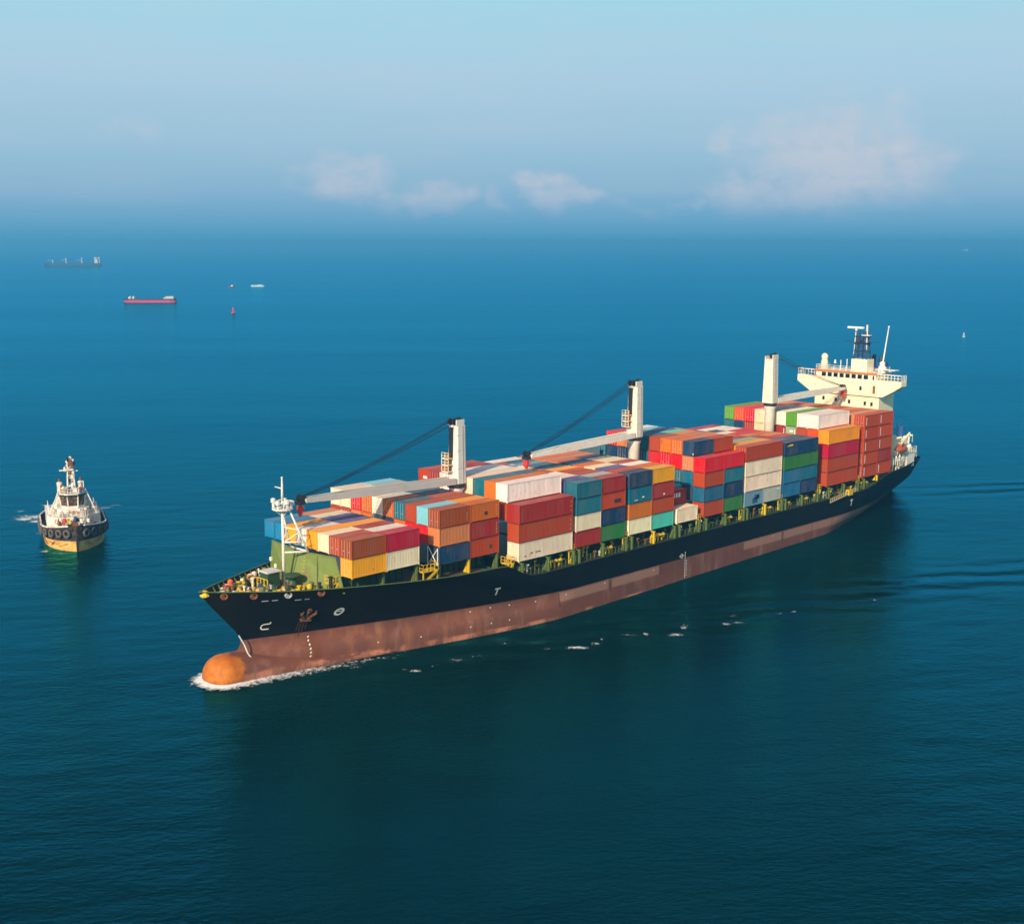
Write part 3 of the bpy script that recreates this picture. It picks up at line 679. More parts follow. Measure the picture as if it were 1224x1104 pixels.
for z in (-6.5, -7.0, -7.5, -8.0, -8.5, -9.0): decal([((-.1, -.1), (.1, .1), .16)], 70.6, z, 1.0, M['white'], 'draft_mark')
decal([((-.7, 0), (.7, 0), .14)] + arc(0, 0, .35, 0, 360, .12, 12), 69.2, -5.4, 1.0, wt, 'load_line_mark')
decal([((0, 1.2), (0, -3.4), .13)], 70.2, -6.0, 1.0, wt, 'load_line_mark')
for x, z in ((22, -6.5), (25.4, -6.4), (28.7, -6.5), (21.5, -8.6), (25.0, -8.6), (28.2, -8.6), (33.5, -6.7), (48.6, -6.4), (61.4, -6.5), (39.5, -6.6), (7, -8.6), (13.5, -8.8), (98, -6.3)):
    decal([((-.1, 0), (.1, 0), .17)], x, z, 1.0, wt, 'hull_fitting')
SEAM = mat('plate_seam', (.07, .028, .022), .8)
for x_ in (38, 50, 63.2, 76, 88, 101.3, 112, 119.5): decal([((0, -.2), (0, -1.7 - .3 * (x_ % 3)), .14)], x_, BOOT, 1.0, SEAM, 'plate_seam')
mb = MB()                                                                                            # white stripe and tide mark at the stem
mb.path([(-11.9, CY - .75, -4.9), (-11.25, CY - .95, -6.2), (-11.0, CY - 1.4, -7.4), (-10.6, CY - 2.0, -8.3)], .1, 6); mb.build('stem_pipe', M['light_grey'], hull)
# anchor in its recess, with rust running below
ax_, az_ = -3.3, -2.9
tx, tz, nr = side_frame(ax_, az_); c = side_pt(ax_, az_, 0)
P = lambda u, v, o=.0: c + tx * u + tz * v + nr * o
an = MB()
an.bar(P(0, .9, .25), P(0, -.9, .3), .3, .3); an.bar(P(-.15, -.75, .3), P(-1.05, .6, .45), .42, .3); an.bar(P(.15, -.75, .3), P(1.05, .6, .45), .42, .3)
an.bar(P(-.75, -.85, .3), P(.75, -.85, .3), .45, .4); an.ring(P(0, 1.0, .3), .28, .08, nr, 10, 5)
an.bar(P(-1.05, .5, .45), P(-.85, .95, .45), .2, .2); an.bar(P(1.05, .5, .45), P(.85, .95, .45), .2, .2)
an.build('anchor', mat('rusty_anchor', (.075, .028, .014), .85, noise=.8, nscale=1.2, tint=(.34, .11, .025)), hull)
rs = [((u, -1.0 - abs(u) * .3), (u * 1.15, -2.0 - q), .16) for u, q in ((-.6, .6), (-.25, 1.4), (.1, 1.0), (.45, .5))]
decal(rs, ax_, az_, 1.0, mat('rust_run', (.06, .022, .012), .8), 'rust_streak')
# bow lettering: short blurred dashes of a faded name under the bulwark
decal([((-1.0, 0), (-.2, 0), .16), ((.2, 0), (.9, 0), .16)], -9.0, top(-9) - 1.4, 1.0, M['grey'], 'faded_mark')
decal([((-.8, 0), (0, 0), .16), ((.4, 0), (1.0, 0), .16)], -5.2, top(-5.2) - 1.5, 1.0, M['grey'], 'faded_mark')

# ---- deck cranes
def crane(x, zr, h, jib_dir, jib_len, tip_dz, colm, jibm, foot, ring_r=1.35, sw=.85):
    """zr: slewing ring level in ship axes; jib_dir -1 forward, +1 aft"""
    pd = MB(); pd.lathe([(1.0, foot), (1.0, zr - 1.0), (1.25, zr - .45), (1.25, zr - .3)], (x, CY, 0), 18)
    c = pd.build('deck_crane', colm, ship, True)
    rg = MB(); rg.lathe([(ring_r, zr - .3), (ring_r, zr + .25), (ring_r * .8, zr + .3)], (x, CY, 0), 18); rg.build('slewing_ring', M['dark'], c)
    z0, z1 = zr + .3, zr + h; d = jib_dir
    tw = MB()                                                                  # tapered tower, closed on the jib side
    a, b_ = 1.15, sw
    def sec(z, k):
        return [(x - d * b_, CY - a * k, z), (x + d * b_ * .8 * k, CY - a * k, z), (x + d * b_ * k, CY - a * k * .55, z), (x + d * b_ * k, CY + a * k * .55, z), (x + d * b_ * .8 * k, CY + a * k, z), (x - d * b_, CY + a * k, z)]
    lv = [(z0, 1.05), (z0 + h * .25, 1.0), (z1, .86)]
    vs = [v for z, k in lv for v in sec(z, k)]; fs = []
    for k in range(len(lv) - 1):
        for i in range(6): fs.append((k * 6 + i, k * 6 + (i + 1) % 6, (k + 1) * 6 + (i + 1) % 6, (k + 1) * 6 + i))
    fs += [(5, 4, 3, 2, 1, 0), tuple(range(12, 18))]
    tw.add(vs, fs)
    two = tw.build('crane_tower', colm, c)
    rc = MB(); rc.box(min(x + d * b_ * .86, x + d * (b_ + .06)), max(x + d * b_ * .86, x + d * (b_ + .06)), CY - .1, CY + .75, z0 + h * .42, z1 - .3); rc.build('recess_shade', M['dark'], two)  # dark slab stands in for the shade inside an open front
    for yl, sg in ((CY - a * 1.03, -1),):                                      # caged ladder and seams on the port face
        ld = MB(); xl = x - d * .35
        for q in (-.25, .25): ld.tube((xl + q, yl - .12, z0 + .1), (xl + q, yl + .10, z1), .04, n=5)
        k_ = z0 + .3
        while k_ < z1: ld.tube((xl - .25, yl - .12 + .22 * (k_ - z0) / h, k_), (xl + .25, yl - .12 + .22 * (k_ - z0) / h, k_), .03, n=4); k_ += .45
        ld.build('ladder', M['grey'], two)
    for zz in (.25, .55, .8):
        w_ = a * (1.05 - .19 * zz) + .012; sm = MB(); sm.box(x - b_ - .01, x + b_ * .7, CY - w_, CY - w_ + .03, z0 + h * zz, z0 + h * zz + .09); sm.build('seam', M['grey'], two)
    cb = MB(); xc = x + d * (b_ + .55)
    for zc in (z0 + h * .20, z0 + h * .31, z0 + h * .42):                       # operator platforms and machinery on the jib side
        cb.box(xc - .55, xc + .55, CY - .2, CY + 1.3, zc, zc + .08); cb.rail([(xc - d * .5 + d, CY - .2, zc), (xc - d * .5 + d, CY + 1.3, zc)], .9, .7, .05, 2)
        cb.box(xc - .3, xc + .35, CY + .1, CY + .8, zc + .1, zc + .75, 1)
    cb.build('operator_platform', [M['cream'], M['rust']], c)
    hd = MB()                                                                   # sheaves at the head
    for yy, zz, rr, dx in ((-.55, .75, .55, .1), (.1, .5, .55, .35), (.7, .55, .5, .8)):
        hd.lathe([(rr * .85, -.16), (rr, -.12), (rr, .12), (rr * .85, .16)], (x + d * dx, CY + yy, z1 + zz), 14, axis=1)
    hd.box(x - b_, x + b_ * .8, CY - .95, CY - .75, z1, z1 + .9, 1); hd.box(x - b_, x + b_ * .8, CY + .85, CY + 1.0, z1, z1 + .6, 1)
    hd.build('sheave_block', [M['dark'], colm], c)
    # jib: two box girders joined by cross members, walkway on top
    xr, xt = x + d * (b_ + .2), x + d * jib_len; zr_, zt_ = zr + .75, zr + .75 + tip_dz
    jb = MB()
    for s_ in (-1, 1):
        y0, y1 = CY + s_ * .95, CY + s_ * .62
        n_ = 8
        for i in range(n_):
            t0, t1 = i / n_, (i + 1) / n_
            dep = lambda t: .95 if t < .7 else .95 - .42 * (t - .7) / .3
            def q(t, sy, sz): return (xr + (xt - xr) * t, (y0 + (y1 - y0) * t) + sy * .22, zr_ + (zt_ - zr_) * t + sz * dep(t) / 2)
            vs = [q(t, sy, sz) for t in (t0, t1) for sy, sz in ((-1, -1), (1, -1), (1, 1), (-1, 1))]
            jb.add(vs, [(0, 1, 5, 4), (1, 2, 6, 5), (2, 3, 7, 6), (3, 0, 4, 7)] + ([(3, 2, 1, 0)] if i == 0 else []) + ([(4, 5, 6, 7)] if i == n_ - 1 else []))
    for i in range(11):
        t = i / 10; xx = xr + (xt - xr) * t; w = .95 - .33 * t; zz = zr_ + (zt_ - zr_) * t
        jb.box(xx - .15, xx + .15, CY - w + .2, CY + w - .2, zz - .12, zz + .12)
    jo = jb.build('jib', jibm, c)
    wk = MB(); wk.bar((xr + d, CY + .1, zr_ + .25), (xt - d, CY + .1, zt_ + .2), .7, .07); wk.build('walkway', M['grey'], jo)
    tp = MB()
    for yy in (-.4, .05, .5): tp.lathe([(.35, -.1), (.5, -.07), (.5, .07), (.35, .1)], (xt + d * .3, CY + yy, zt_ + .3), 12, axis=1)
    tp.box(min(xt, xt + d * .9), max(xt, xt + d * .9), CY - .62, CY + .66, zt_ - .5, zt_ - .1); tp.build('jib_head', M['dark'], jo)
    hk = MB(); hx = xt + d * .5
    hk.tube((hx, CY, zt_ - .2), (hx, CY, zt_ - .9), .05, n=5); hk.lathe([(.12, -2.3), (.3, -1.9), (.42, -1.4), (.4, -.9), (.2, -.75)], (hx, CY, zt_), 10); hk.box(hx - .3, hx + .3, CY - .48, CY + .48, zt_ - 1.5, zt_ - .75)
    hk.build('hook_block', M['red'], jo)
    rp = MB()
    for yy, zz in ((-.6, 1.15), (-.5, .45), (.1, .95), (.55, .1), (.75, .8)):
        a_ = Vector((x + d * .7, CY + yy, z1 + zz)); b2 = Vector((xt + d * .2, CY + yy * .7, zt_ + .35)); pts = []
        for i in range(9):
            t = i / 8; pts.append(a_.lerp(b2, t) - Vector((0, 0, .35 * 4 * t * (1 - t))))
        rp.path(pts, .037, 5)
    rp.build('wire_rope', M['cable'], c)
    return c
crane(28.75, 10.35, 9.3, -1, 29.2, .75, M['light_grey'], M['jib_grey'], 0, ring_r=1.5, sw=.9)
crane(72.5, 13.25, 9.4, -1, 27.6, -.9, M['crane_cream'], M['white'], -2, sw=.95)
crane(116.5, 15.9, 9.2, 1, 28.6, .55, M['crane_cream'], M['white'], -2, sw=1.1)

# ---- superstructure
SX = 147.5
ss = MB(); ss.box(SX, SX + 6.6, 4.9, 20.6, -1.0, 15.9)
sso = ss.build('superstructure', M['cream'], ship)
br = MB()                                                                        # bridge: full-width fascia with raked wings
br.prism([(3.9, 15.7), (21.4, 15.7), (24.9, 17.9), (24.9, 19.3), (-.4, 19.3), (-.4, 18.3), (1.4, 17.1)], 0, SX - .6, SX + 1.7)
br.box(SX - .6, SX + 5.6, 5.6, 20.2, 19.3, 20.55)
bro = br.build('bridge', M['cream'], sso)
ro = MB(); ro.box(SX - .9, SX + 5.9, 5.3, 20.5, 20.55, 20.72); ro.build('roof', M['cream'], bro)
rd = MB(); rd.box(SX - 1.0, SX - .9, 5.2, 20.6, 20.5, 20.78); rd.build('orange_trim', M['orange'], bro)
for i in range(8):
    y = 7.45 + i * 1.47; w_ = MB(); w_.box(SX - .66, SX - .58, y, y + 1.02, 19.35, 20.25); w_.build('window', M['glass'], bro)
w_ = MB(); w_.box(SX - .65, SX - .58, 6.0, 6.35, 19.3, 20.2); w_.build('window', M['glass'], bro)
rl = MB()
rl.rail([(SX - .5, 5.2, 19.3), (SX - .5, -.3, 19.3), (SX + 1.6, -.3, 19.3)], 1.35, .8, .07, 2); rl.rail([(SX - .5, 20.6, 19.3), (SX - .5, 24.8, 19.3), (SX + 1.6, 24.8, 19.3)], 1.35, .8, .07, 2)
rl.box(SX - .55, SX - .45, -.35, 5.2, 20.55, 20.72); rl.box(SX - .55, SX - .45, 20.6, 24.95, 20.55, 20.72)
rl.rail([(SX - .5, 5.6, 20.72), (SX - .5, 20.3, 20.72), (SX + 5.4, 20.3, 20.72)], 1.1, 1.4, .05, 3); rl.rail([(SX - .5, 5.6, 20.72), (SX + 5.4, 5.6, 20.72)], 1.1, 1.4, .05, 3)
rl.build('hand_rail', M['white'], bro)
def port(y, z, w=.28, h=.42, x=SX, m='glass', name='window', parent=None):
    mb = MB(); mb.box(x - .04, x + .03, y - w, y + w, z - h, z + h); mb.build(name, M[m], parent or sso)
for y, z in ((18.4, 14.4), (15.3, 14.25), (8.2, 14.0), (6.6, 13.95), (12.0, 14.1)): port(y, z)
port(9.1, 17.3, x=SX - .6, parent=bro); port(5.9, 17.2, .3, .85, SX - .6, 'rust', 'door', bro); port(20.2, 17.6, .06, .7, SX - .6, 'grey', 'pipe', bro)
port(14.6, 14.2, .15, .35, m='grey', name='lamp')
mh = MB(); mh.box(SX + .4, SX + 3.4, 8.4, 12.2, 20.72, 23.5); mho = mh.build('mast_house', M['cream'], sso)
ms = MB()                                                                        # radar mast: lattice of dark tubes
Z0, Z1 = 23.5, 29.6
LG = [((SX + .8, 11.9), (SX + 1.2, 11.7)), ((SX + 2.6, 11.9), (SX + 2.2, 11.5)), ((SX + .8, 8.9), (SX + 1.2, 9.5)), ((SX + 2.6, 8.9), (SX + 2.2, 9.5)), ((SX + 1.6, 10.2), (SX + 1.6, 10.2))]
for (a0, b0), (a1, b1) in LG: ms.tube((a0, b0, Z0), (a1, b1, Z1), .17, .13, 7)
for z in (25.2, 26.8, 28.4):
    for i, j in ((0, 2), (1, 3), (0, 1), (2, 3)): ms.tube((LG[i][0][0], LG[i][0][1], z), (LG[j][0][0], LG[j][0][1], z), .09, n=5)
for z in (23.8, 25.4, 27.0):
    ms.tube((LG[0][0][0], LG[0][0][1], z), (LG[2][0][0], LG[2][0][1], z + 1.5), .08, n=5); ms.tube((LG[2][0][0], LG[2][0][1], z), (LG[0][0][0], LG[0][0][1], z + 1.5), .08, n=5)
ms.ball((SX + 1.2, 11, 27.5), .55); ms.box(SX + .6, SX + 2.8, 8.8, 12.2, 27.0, 27.12); ms.tube((SX + 1.5, 6.5, 27.2), (SX + 1.5, 14.8, 27.2), .05, n=5)
ms.build('radar_mast', M['slate'], mho)
tp = MB(); tp.tube((SX + 1.5, 12, 29.6), (SX + 1.5, 12, 30.1), .25); tp.box(SX + 1.2, SX + 1.8, 10.2, 14.0, 30.1, 30.5); tp.build('radar_scanner', M['white'], mho)
tp = MB(); tp.tube((SX + 1.5, 9.4, 27), (SX + 1.5, 9.4, 31.0), .3, .2, 8); tp.box(SX + 1.0, SX + 2.0, 8.5, 10.4, 28.6, 28.8); tp.tube((SX + .9, 9.0, 23.5), (SX + 1, 9.1, 28.4), .12, n=6); tp.tube((SX + .8, 11.95, 23.5), (SX + 1.0, 11.8, 29.4), .12, n=6); tp.build('topmast', M['light_grey'], mho)
mb = MB(); mb.lathe([(.9, 20.72), (.75, 22.6), (.6, 23.1), (.75, 23.3), (.7, 23.9), (.3, 24.3)], (SX + .6, 18.9, 0), 14); mb.build('satellite_dome', M['cream'], sso, True)
mb = MB(); mb.tube((SX + 1.2, 15.2, 20.7), (SX + 1.2, 15.2, 23), .1, n=6); mb.lathe([(.3, 22.2), (.12, 23)], (SX + 1.2, 16.6, 0), 8); mb.tube((SX + .5, 13.3, 20.7), (SX + .5, 13.3, 23.4), .1, n=6); mb.build('aerial', M['white'], sso)
mb = MB(); mb.tube((SX + 3, 6.3, 20.7), (SX + 3.2, 5.2, 30.7), .19, .11, 7); mb.ball((SX + 3.2, 5.2, 30.7), .2); mb.build('aerial', M['white'], sso)
mb = MB(); mb.lathe([(.95, 20.72), (.8, 22.0), (.55, 22.3), (.6, 22.9), (.2, 23.2)], (SX + 2.6, 5.9, 0), 12); mb.box(SX + 1.6, SX + 3.6, 2.4, 7.0, 21.35, 21.5); mb.build('satellite_dome', M['white'], sso)
fn = MB(); fn.prism([(SX + 10.2, -1), (SX + 15.2, -1), (SX + 14.8, 21.9), (SX + 10.8, 22.3)], 1, 10.9, 14.3); fno = fn.build('funnel', M['blue'], sso)
mb = MB()
for k, y in enumerate((11.7, 13.4)): mb.tube((SX + 12.5, y, 21.8), (SX + 12.9, y, 23.2 + .5 * k), .5, .42, 9)
mb.build('exhaust_pipe', M['dark'], fno)
# stern: lower house, boat deck, lifeboat in davits, free railings
mb = MB(); mb.box(SX + 6.6, SX + 15.5, 5.5, 19.6, -.6, 5.5); mb.box(SX + 7.9, SX + 14.2, 2.4, 22.7, 2.6, 2.75); mb.build('aft_house', M['cream'], sso)
mb = MB(); mb.rail([(SX + 1, 1.2, 1.0), (SX + 14, 3.4, 1.0)], 1.2, 1.4, .09, 2); mb.rail([(SX + 2, 2.0, 2.75), (SX + 14, 2.5, 2.75)], 1.1, 1.2, .07, 3)
for k in range(6): mb.box(SX + 1.5 + k * 2.2, SX + 1.8 + k * 2.2, 1.5 + k * .35, 1.8 + k * .35, -.8, 2.7)
mb.build('boat_deck_rail', M['white'], sso)
dv = MB()
for x in (SX + 4.2, SX + 9.2):
    dv.bar((x, 3.6, 2.7), (x, 3.2, 6.3), .35, .4); dv.bar((x, 3.2, 6.3), (x, 1.2, 6.9), .3, .35); dv.tube((x, 1.2, 6.8), (x, 1.2, 5.3), .06, n=5)
dv.bar((SX + 4.2, 4.2, 2.8), (SX + 8.4, 1.6, 7.2), .3, .35)
dv.build('boat_davit', M['cream'], sso)
lb = MB(); nL, nC = 12, 12; vs = []
for j in range(nL + 1):
    s = j / nL * 2 - 1; k = max(.08, (1 - abs(s) ** 2.6)) ** .6
    for i in range(nC):
        a = 2 * math.pi * i / nC; vs.append((SX + 6.6 + s * 2.5, 2.3 + .85 * k * math.cos(a), 3.9 + (.95 if math.sin(a) < 0 else .8) * k * math.sin(a)))
lb.add(vs, [(j * nC + i, (j + 1) * nC + i, (j + 1) * nC + (i + 1) % nC, j * nC + (i + 1) % nC) for j in range(nL) for i in range(nC)])
lb.box(SX + 5.6, SX + 6.6, 1.8, 2.8, 4.5, 5.1); lb.build('lifeboat', mat('faded_orange_gel', (.46, .11, .045), .5, noise=.4, nscale=1), sso, True)
mb = MB(); mb.rail([(SX + 3, 5.0 - 3.8, .25), (167.5, 5.3, .3)], 1.1, 1.6, .06, 3); mb.rail([(167.8, 5.4, .3), (167.8, 19.7, .3)], 1.1, 1.6, .06, 3); mb.build('stern_rail', M['cream'], ship)
mb = MB(); mb.box(SX + 10, SX + 13.5, 2.6, 4.6, -.6, 2.55); mb.lathe([(1.0, 2.75), (1.1, 3.6), (.7, 4.4)], (SX + 11.9, 3.6, 0), 12); mb.tube((SX + 14.6, 5, 1), (SX + 14.6, 4.6, 6.6), .22, n=8); mb.build('provision_store', M['white'], sso)
mb = MB(); mb.tube((SX + 13.2, 6.0, 5.5), (SX + 13.2, 6.0, 8.0), .9, .8, 12); mb.tube((SX + 14.4, 7.2, 5.5), (SX + 14.4, 7.2, 8.4), .4, n=10); mb.build('ventilator', M['blue'], sso)
# accommodation ladder stowed along the port side
mb = MB(); mb.bar((117.6, -1.55, -2.6), (127.8, -1.5, -1.5), .12, .22); mb.bar((117.6, -1.55, -1.9), (127.8, -1.5, -.9), .1, .14)
for k in range(15): mb.bar((117.8 + k * .7, -1.55, -2.5 + k * .075), (117.8 + k * .7, -1.55, -1.9 + k * .072), .1, .1)
mb.build('gangway', M['tan'], ship)
mb = MB(); mb.box(124.6, 126.2, -1.75, -.95, -2.1, -1.0); mb.build('gangway_winch', M['yellow'], ship)

# ------------------------------------------------------------------ containers
COL = {'brown': (.39, .082, .026), 'brick': (.45, .068, .030), 'maroon': (.36, .034, .030), 'red': (.72, .012, .022), 'crimson': (.50, .008, .035),
       'orange': (.68, .17, .038), 'salmon': (.66, .22, .095), 'bright orange': (.85, .28, .008), 'yellow': (.95, .35, .001), 'white': (.90, .78, .67), 'cream': (.90, .70, .49),
       'grey': (.42, .40, .36), 'teal': (.003, .14, .195), 'blue': (.003, .125, .23), 'light blue': (.006, .20, .36), 'sky blue': (.22, .58, .66), 'navy': (.010, .046, .105), 'purple': (.10, .10, .25),
       'green': (.10, .30, .03), 'dark green': (.03, .17, .045), 'turquoise': (.10, .55, .40), 'pale green': (.30, .40, .27), 'grey blue': (.16, .30, .36), 'dark grey': (.14, .11, .10), 'orange red': (.74, .09, .03)}
CW = 2.438
mesh_cache = {}
def container_meshes(ln_, h):
    key = (ln_, round(h, 3))
    if key in mesh_cache: return mesh_cache[key]
    Lx = 6.0 if ln_ == 20 else 12.12; H = h - .012
    b = MB(); pw = .16
    # corrugated side and end walls
    def wall(n, p0, p1, nrm, z0, z1):
        p0, p1, nrm = Vector(p0), Vector(p1), Vector(nrm); prof = []
        for i in range(n):
            for t, d in ((0, 0), (.25, 0), (.5, -1), (.75, -1)):
                prof.append(p0.lerp(p1, (i + t) / n) + nrm * (.028 * d))
        prof.append(p1)
        vs = [(p.x, p.y, z) for p in prof for z in (z0, z1)]
        b.add(vs, [(2 * i, 2 * i + 2, 2 * i + 3, 2 * i + 1) for i in range(len(prof) - 1)])
    z0, z1 = .2, H - .12
    wall(int(Lx / .29), (pw, .03, 0), (Lx - pw, .03, 0), (0, -1, 0), z0, z1)
    wall(int(Lx / .29), (Lx - pw, CW - .03, 0), (pw, CW - .03, 0), (0, 1, 0), z0, z1)
    wall(8, (Lx - .03, pw, 0), (Lx - .03, CW - pw, 0), (1, 0, 0), z0, z1)
    wall(8, (.03, CW - pw, 0), (.03, pw, 0), (-1, 0, 0), z0, z1)
    fr_ = MB()
    for x in (0, Lx - pw):                                                     # corner posts with castings
        for y in (0, CW - pw):
            fr_.box(x, x + pw, y, y + pw, .118, H - .118)
            for z in (0, H - .118): fr_.box(x - .004, x + pw + .02, y - .004, y + pw + .004, z, z + .118)
    for y in (0, CW - .1):
        fr_.box(pw + .02, Lx - pw, y, y + .1, .12, .24); fr_.box(pw + .02, Lx - pw, y, y + .1, H - .12, H - .03)
    for x in (0, Lx - .1):
        fr_.box(x, x + .1, pw + .004, CW - pw - .004, .12, .24); fr_.box(x, x + .1, pw + .004, CW - pw - .004, H - .12, H - .03)
    b.add([(0.1, .1, .1), (Lx - .1, .1, .1), (Lx - .1, CW - .1, .1), (.1, CW - .1, .1)], [(3, 2, 1, 0)])
    r = MB(); n = int(Lx / .5); prof = []
    for i in range(n):
        for t, d in ((0, 0), (.3, 0), (.5, 1), (.8, 1)): prof.append((.1 + (Lx - .2) * (i + t) / n, H - .03 + .02 * d))
    prof.append((Lx - .1, H - .03))
    vs = [(x, y, z) for x, z in prof for y in (.1, CW - .1)]
    r.add(vs, [(2 * i, 2 * i + 2, 2 * i + 3, 2 * i + 1) for i in range(len(prof) - 1)])
    d = MB()
    for k in range(2):
        y0 = .17 + k * 1.055; d.box(-.012, .03, y0, y0 + 1.04, .18, H - .15)
    for q in (.35, .65): d.box(-.02, -.01, .2, 1.2, H * q, H * q + .05); d.box(-.02, -.01, 1.25, 2.25, H * q, H * q + .05)
    k_ = MB()
    for y in (.38, .92, 1.50, 2.06): k_.tube((-.05, y, .1), (-.05, y, H - .08), .022, n=6)
    for y in (.65, 1.78): k_.box(-.07, -.03, y - .25, y + .1, 1.0, 1.05)
    res = (b.mesh('container', CM), fr_.mesh('container_frame', CM), r.mesh('container_roof', CMR), d.mesh('container_door', CM), k_.mesh('lock_rod', M['rod']))
    mesh_cache[key] = res
    return res
MWHITE, MYEL, MDARK, MTAN = (mat(n_, c_, .6) for n_, c_ in (('white_lettering', (.80, .76, .70)), ('yellow_lettering', (.85, .55, .02)), ('dark_patch', (.06, .035, .03)), ('faded_patch', (.55, .33, .22))))
def side_mark(o, rects, m):
    """painted marks on the port side of a box: rectangles in metres along and up the wall"""
    for u0, u1, v0, v1 in rects:
        mb = MB(); mb.box(u0, u1, -.014, .02, v0, v1); mb.build('marking', m, o)
def front_mark(o, rects, m):
    for u0, u1, v0, v1 in rects:
        mb = MB(); mb.box(-.03, .02, u0, u1, v0, v1); mb.build('marking', m, o)
BOX = {}
ORD = ['first', 'second', 'third', 'fourth', 'fifth', 'sixth', 'seventh', 'eighth', 'ninth', 'tenth', 'eleventh']
TIERW = ['bottom', 'second', 'third', 'fourth', 'fifth']
count = {}
labels = set()
def place(bay, row, tier, half, colour, doors, is_top):
    """bay 1..11 from the bow, row 0 at the near (port) edge, tier 1.. ; half 'L' a 40-foot box, 'F'/'A' the fore or aft 20-foot box"""
    b = bay - 1; h = BH[b]; ln_ = 40 if half == 'L' else 20
    x = BX[b] + {'L': .02, 'F': .02, 'A': 6.12}[half]; y = row * W + (W - CW) / 2 + (W if bay <= 2 else 0); z = BZ[b] + (tier - 1) * h
    bm_, fm2, rm_, dm_, km_ = container_meshes(ln_, h)
    o = bpy.data.objects.new('shipping_container', bm_); col.objects.link(o)
    x += rnd.uniform(-.03, .03); y += rnd.uniform(-.02, .02)
    o.location = SM @ Vector((x, y, z)); o.rotation_euler = (0, TRIM, 0)
    c = COL[colour]; c = tuple(max(0, v * (1 + rnd.uniform(-.06, .06))) for v in c); o.color = (*c, 1)
    lab = '%s %s container, bay %s from bow, %s row from near side, %s' % (
        colour, 'short' if ln_ == 20 else 'long', ORD[b], ORD[row], ('top' if is_top else TIERW[tier - 1] + ' tier') + {'L': '', 'F': ', forward', 'A': ', aft'}[half])
    assert lab not in labels, lab
    labels.add(lab)
    tag(o, lab, 'container', 'shipping containers stacked on deck')
    ro_ = bpy.data.objects.new('roof', rm_); col.objects.link(ro_); ro_.parent = o; ro_.color = o.color
    fo = bpy.data.objects.new('frame', fm2); col.objects.link(fo); fo.parent = o; fo.color = o.color
    if doors:
        do = bpy.data.objects.new('door', dm_); col.objects.link(do); do.parent = o; do.color = o.color
        ko = bpy.data.objects.new('lock_rod', km_); col.objects.link(ko); ko.parent = do
    BOX[(bay, row, tier, half)] = o
    return o
# stacks: (bay, row) -> tiers from the bottom; each tier 'colour' (40 ft), ('fore','aft') (two 20 ft) or None where the photo shows nothing
S = {}
def st_(bay, row, *tiers): S[(bay, row)] = tiers
_ = None
st_(1, 0, ('yellow', 'cream'), ('brown', 'crimson'))
st_(1, 1, ('navy', _), ('brick', 'white')); st_(1, 2, _, ('cream', 'maroon')); st_(1, 3, _, ('yellow', 'yellow')); st_(1, 4, _, ('white', 'purple'))
st_(1, 5, _, ('yellow', 'purple')); st_(1, 6, _, ('light blue', 'cream')); st_(1, 7, _, ('light blue', 'salmon'))
st_(2, 0, ('navy', 'brick'), ('salmon', 'maroon'), ('brown', 'orange'))
st_(2, 1, _, ('red', _), ('sky blue', 'yellow')); st_(2, 2, _, ('red', _), ('brick', 'brown')); st_(2, 3, _, ('orange', _), ('teal', 'brick')); st_(2, 4, _, ('navy', _), ('orange', 'teal'))
st_(2, 5, _, ('grey blue', _), ('white', 'teal')); st_(2, 6, _, ('orange', _), ('orange', 'salmon')); st_(2, 7, _, ('salmon', _), ('red', 'orange')); st_(2, 8, _, ('brick', _), ('cream', 'grey')); st_(2, 9, _, ('brick', _), ('cream', 'sky blue'))
st_(3, 0, 'cream', 'brick', 'maroon'); st_(3, 1, _, _, 'brick', 'white'); st_(3, 2, _, _, _, 'orange'); st_(3, 3, _, _, _, 'teal'); st_(3, 4, _, _, _, 'cream')
st_(3, 5, _, _, _, 'white'); st_(3, 6, _, _, _, 'white'); st_(3, 7, _, _, _, 'maroon'); st_(3, 8, _, _, _, ('brick', 'brick'))
st_(4, 0, ('maroon', 'dark green'), ('cream', 'navy'), ('teal', 'brick'), ('teal', 'maroon'))
st_(4, 1, _, _, ('navy', _), ('purple', 'grey')); st_(4, 2, _, _, _, ('cream', 'brick')); st_(4, 3, _, _, _, ('white', 'brick')); st_(4, 4, _, _, _, ('brick', 'yellow'))
st_(4, 5, _, _, _, ('salmon', 'teal')); st_(4, 6, _, _, _, ('white', 'teal')); st_(4, 7, _, _, _, ('white', 'grey blue')); st_(4, 8, _, _, _, ('brick', 'blue')); st_(4, 9, _, _, _, ('white', 'white'))
st_(5, 0, ('cream', 'turquoise'), ('orange', 'brick'), ('teal', 'maroon'), ('navy', 'yellow'))
st_(5, 1, _, _, _, ('brick', 'orange')); st_(5, 2, _, _, _, ('purple', 'white')); st_(5, 3, _, _, _, ('cream', 'brick')); st_(5, 4, _, _, _, ('orange', 'cream'))
st_(5, 5, _, _, _, ('blue', 'cream')); st_(5, 6, _, _, _, ('salmon', 'navy')); st_(5, 7, _, _, _, ('salmon', 'salmon')); st_(5, 8, _, _, _, ('orange', 'salmon')); st_(5, 9, _, _, _, ('orange', 'grey'))
st_(6, 0, ('cream', _)); st_(6, 1, _, ('maroon', _)); st_(6, 9, _, _, _, ('grey blue', _))
st_(7, 0, ('brick', 'dark green'), ('blue', 'navy'), ('brick', 'teal'), ('red', 'red'))
st_(7, 1, _, ('navy', _), ('blue', _), ('salmon', _), ('navy', 'brick')); st_(7, 2, _, _, ('teal', _), ('red', _), ('orange', 'salmon')); st_(7, 3, _, _, _, ('red', _), ('orange', 'salmon'))
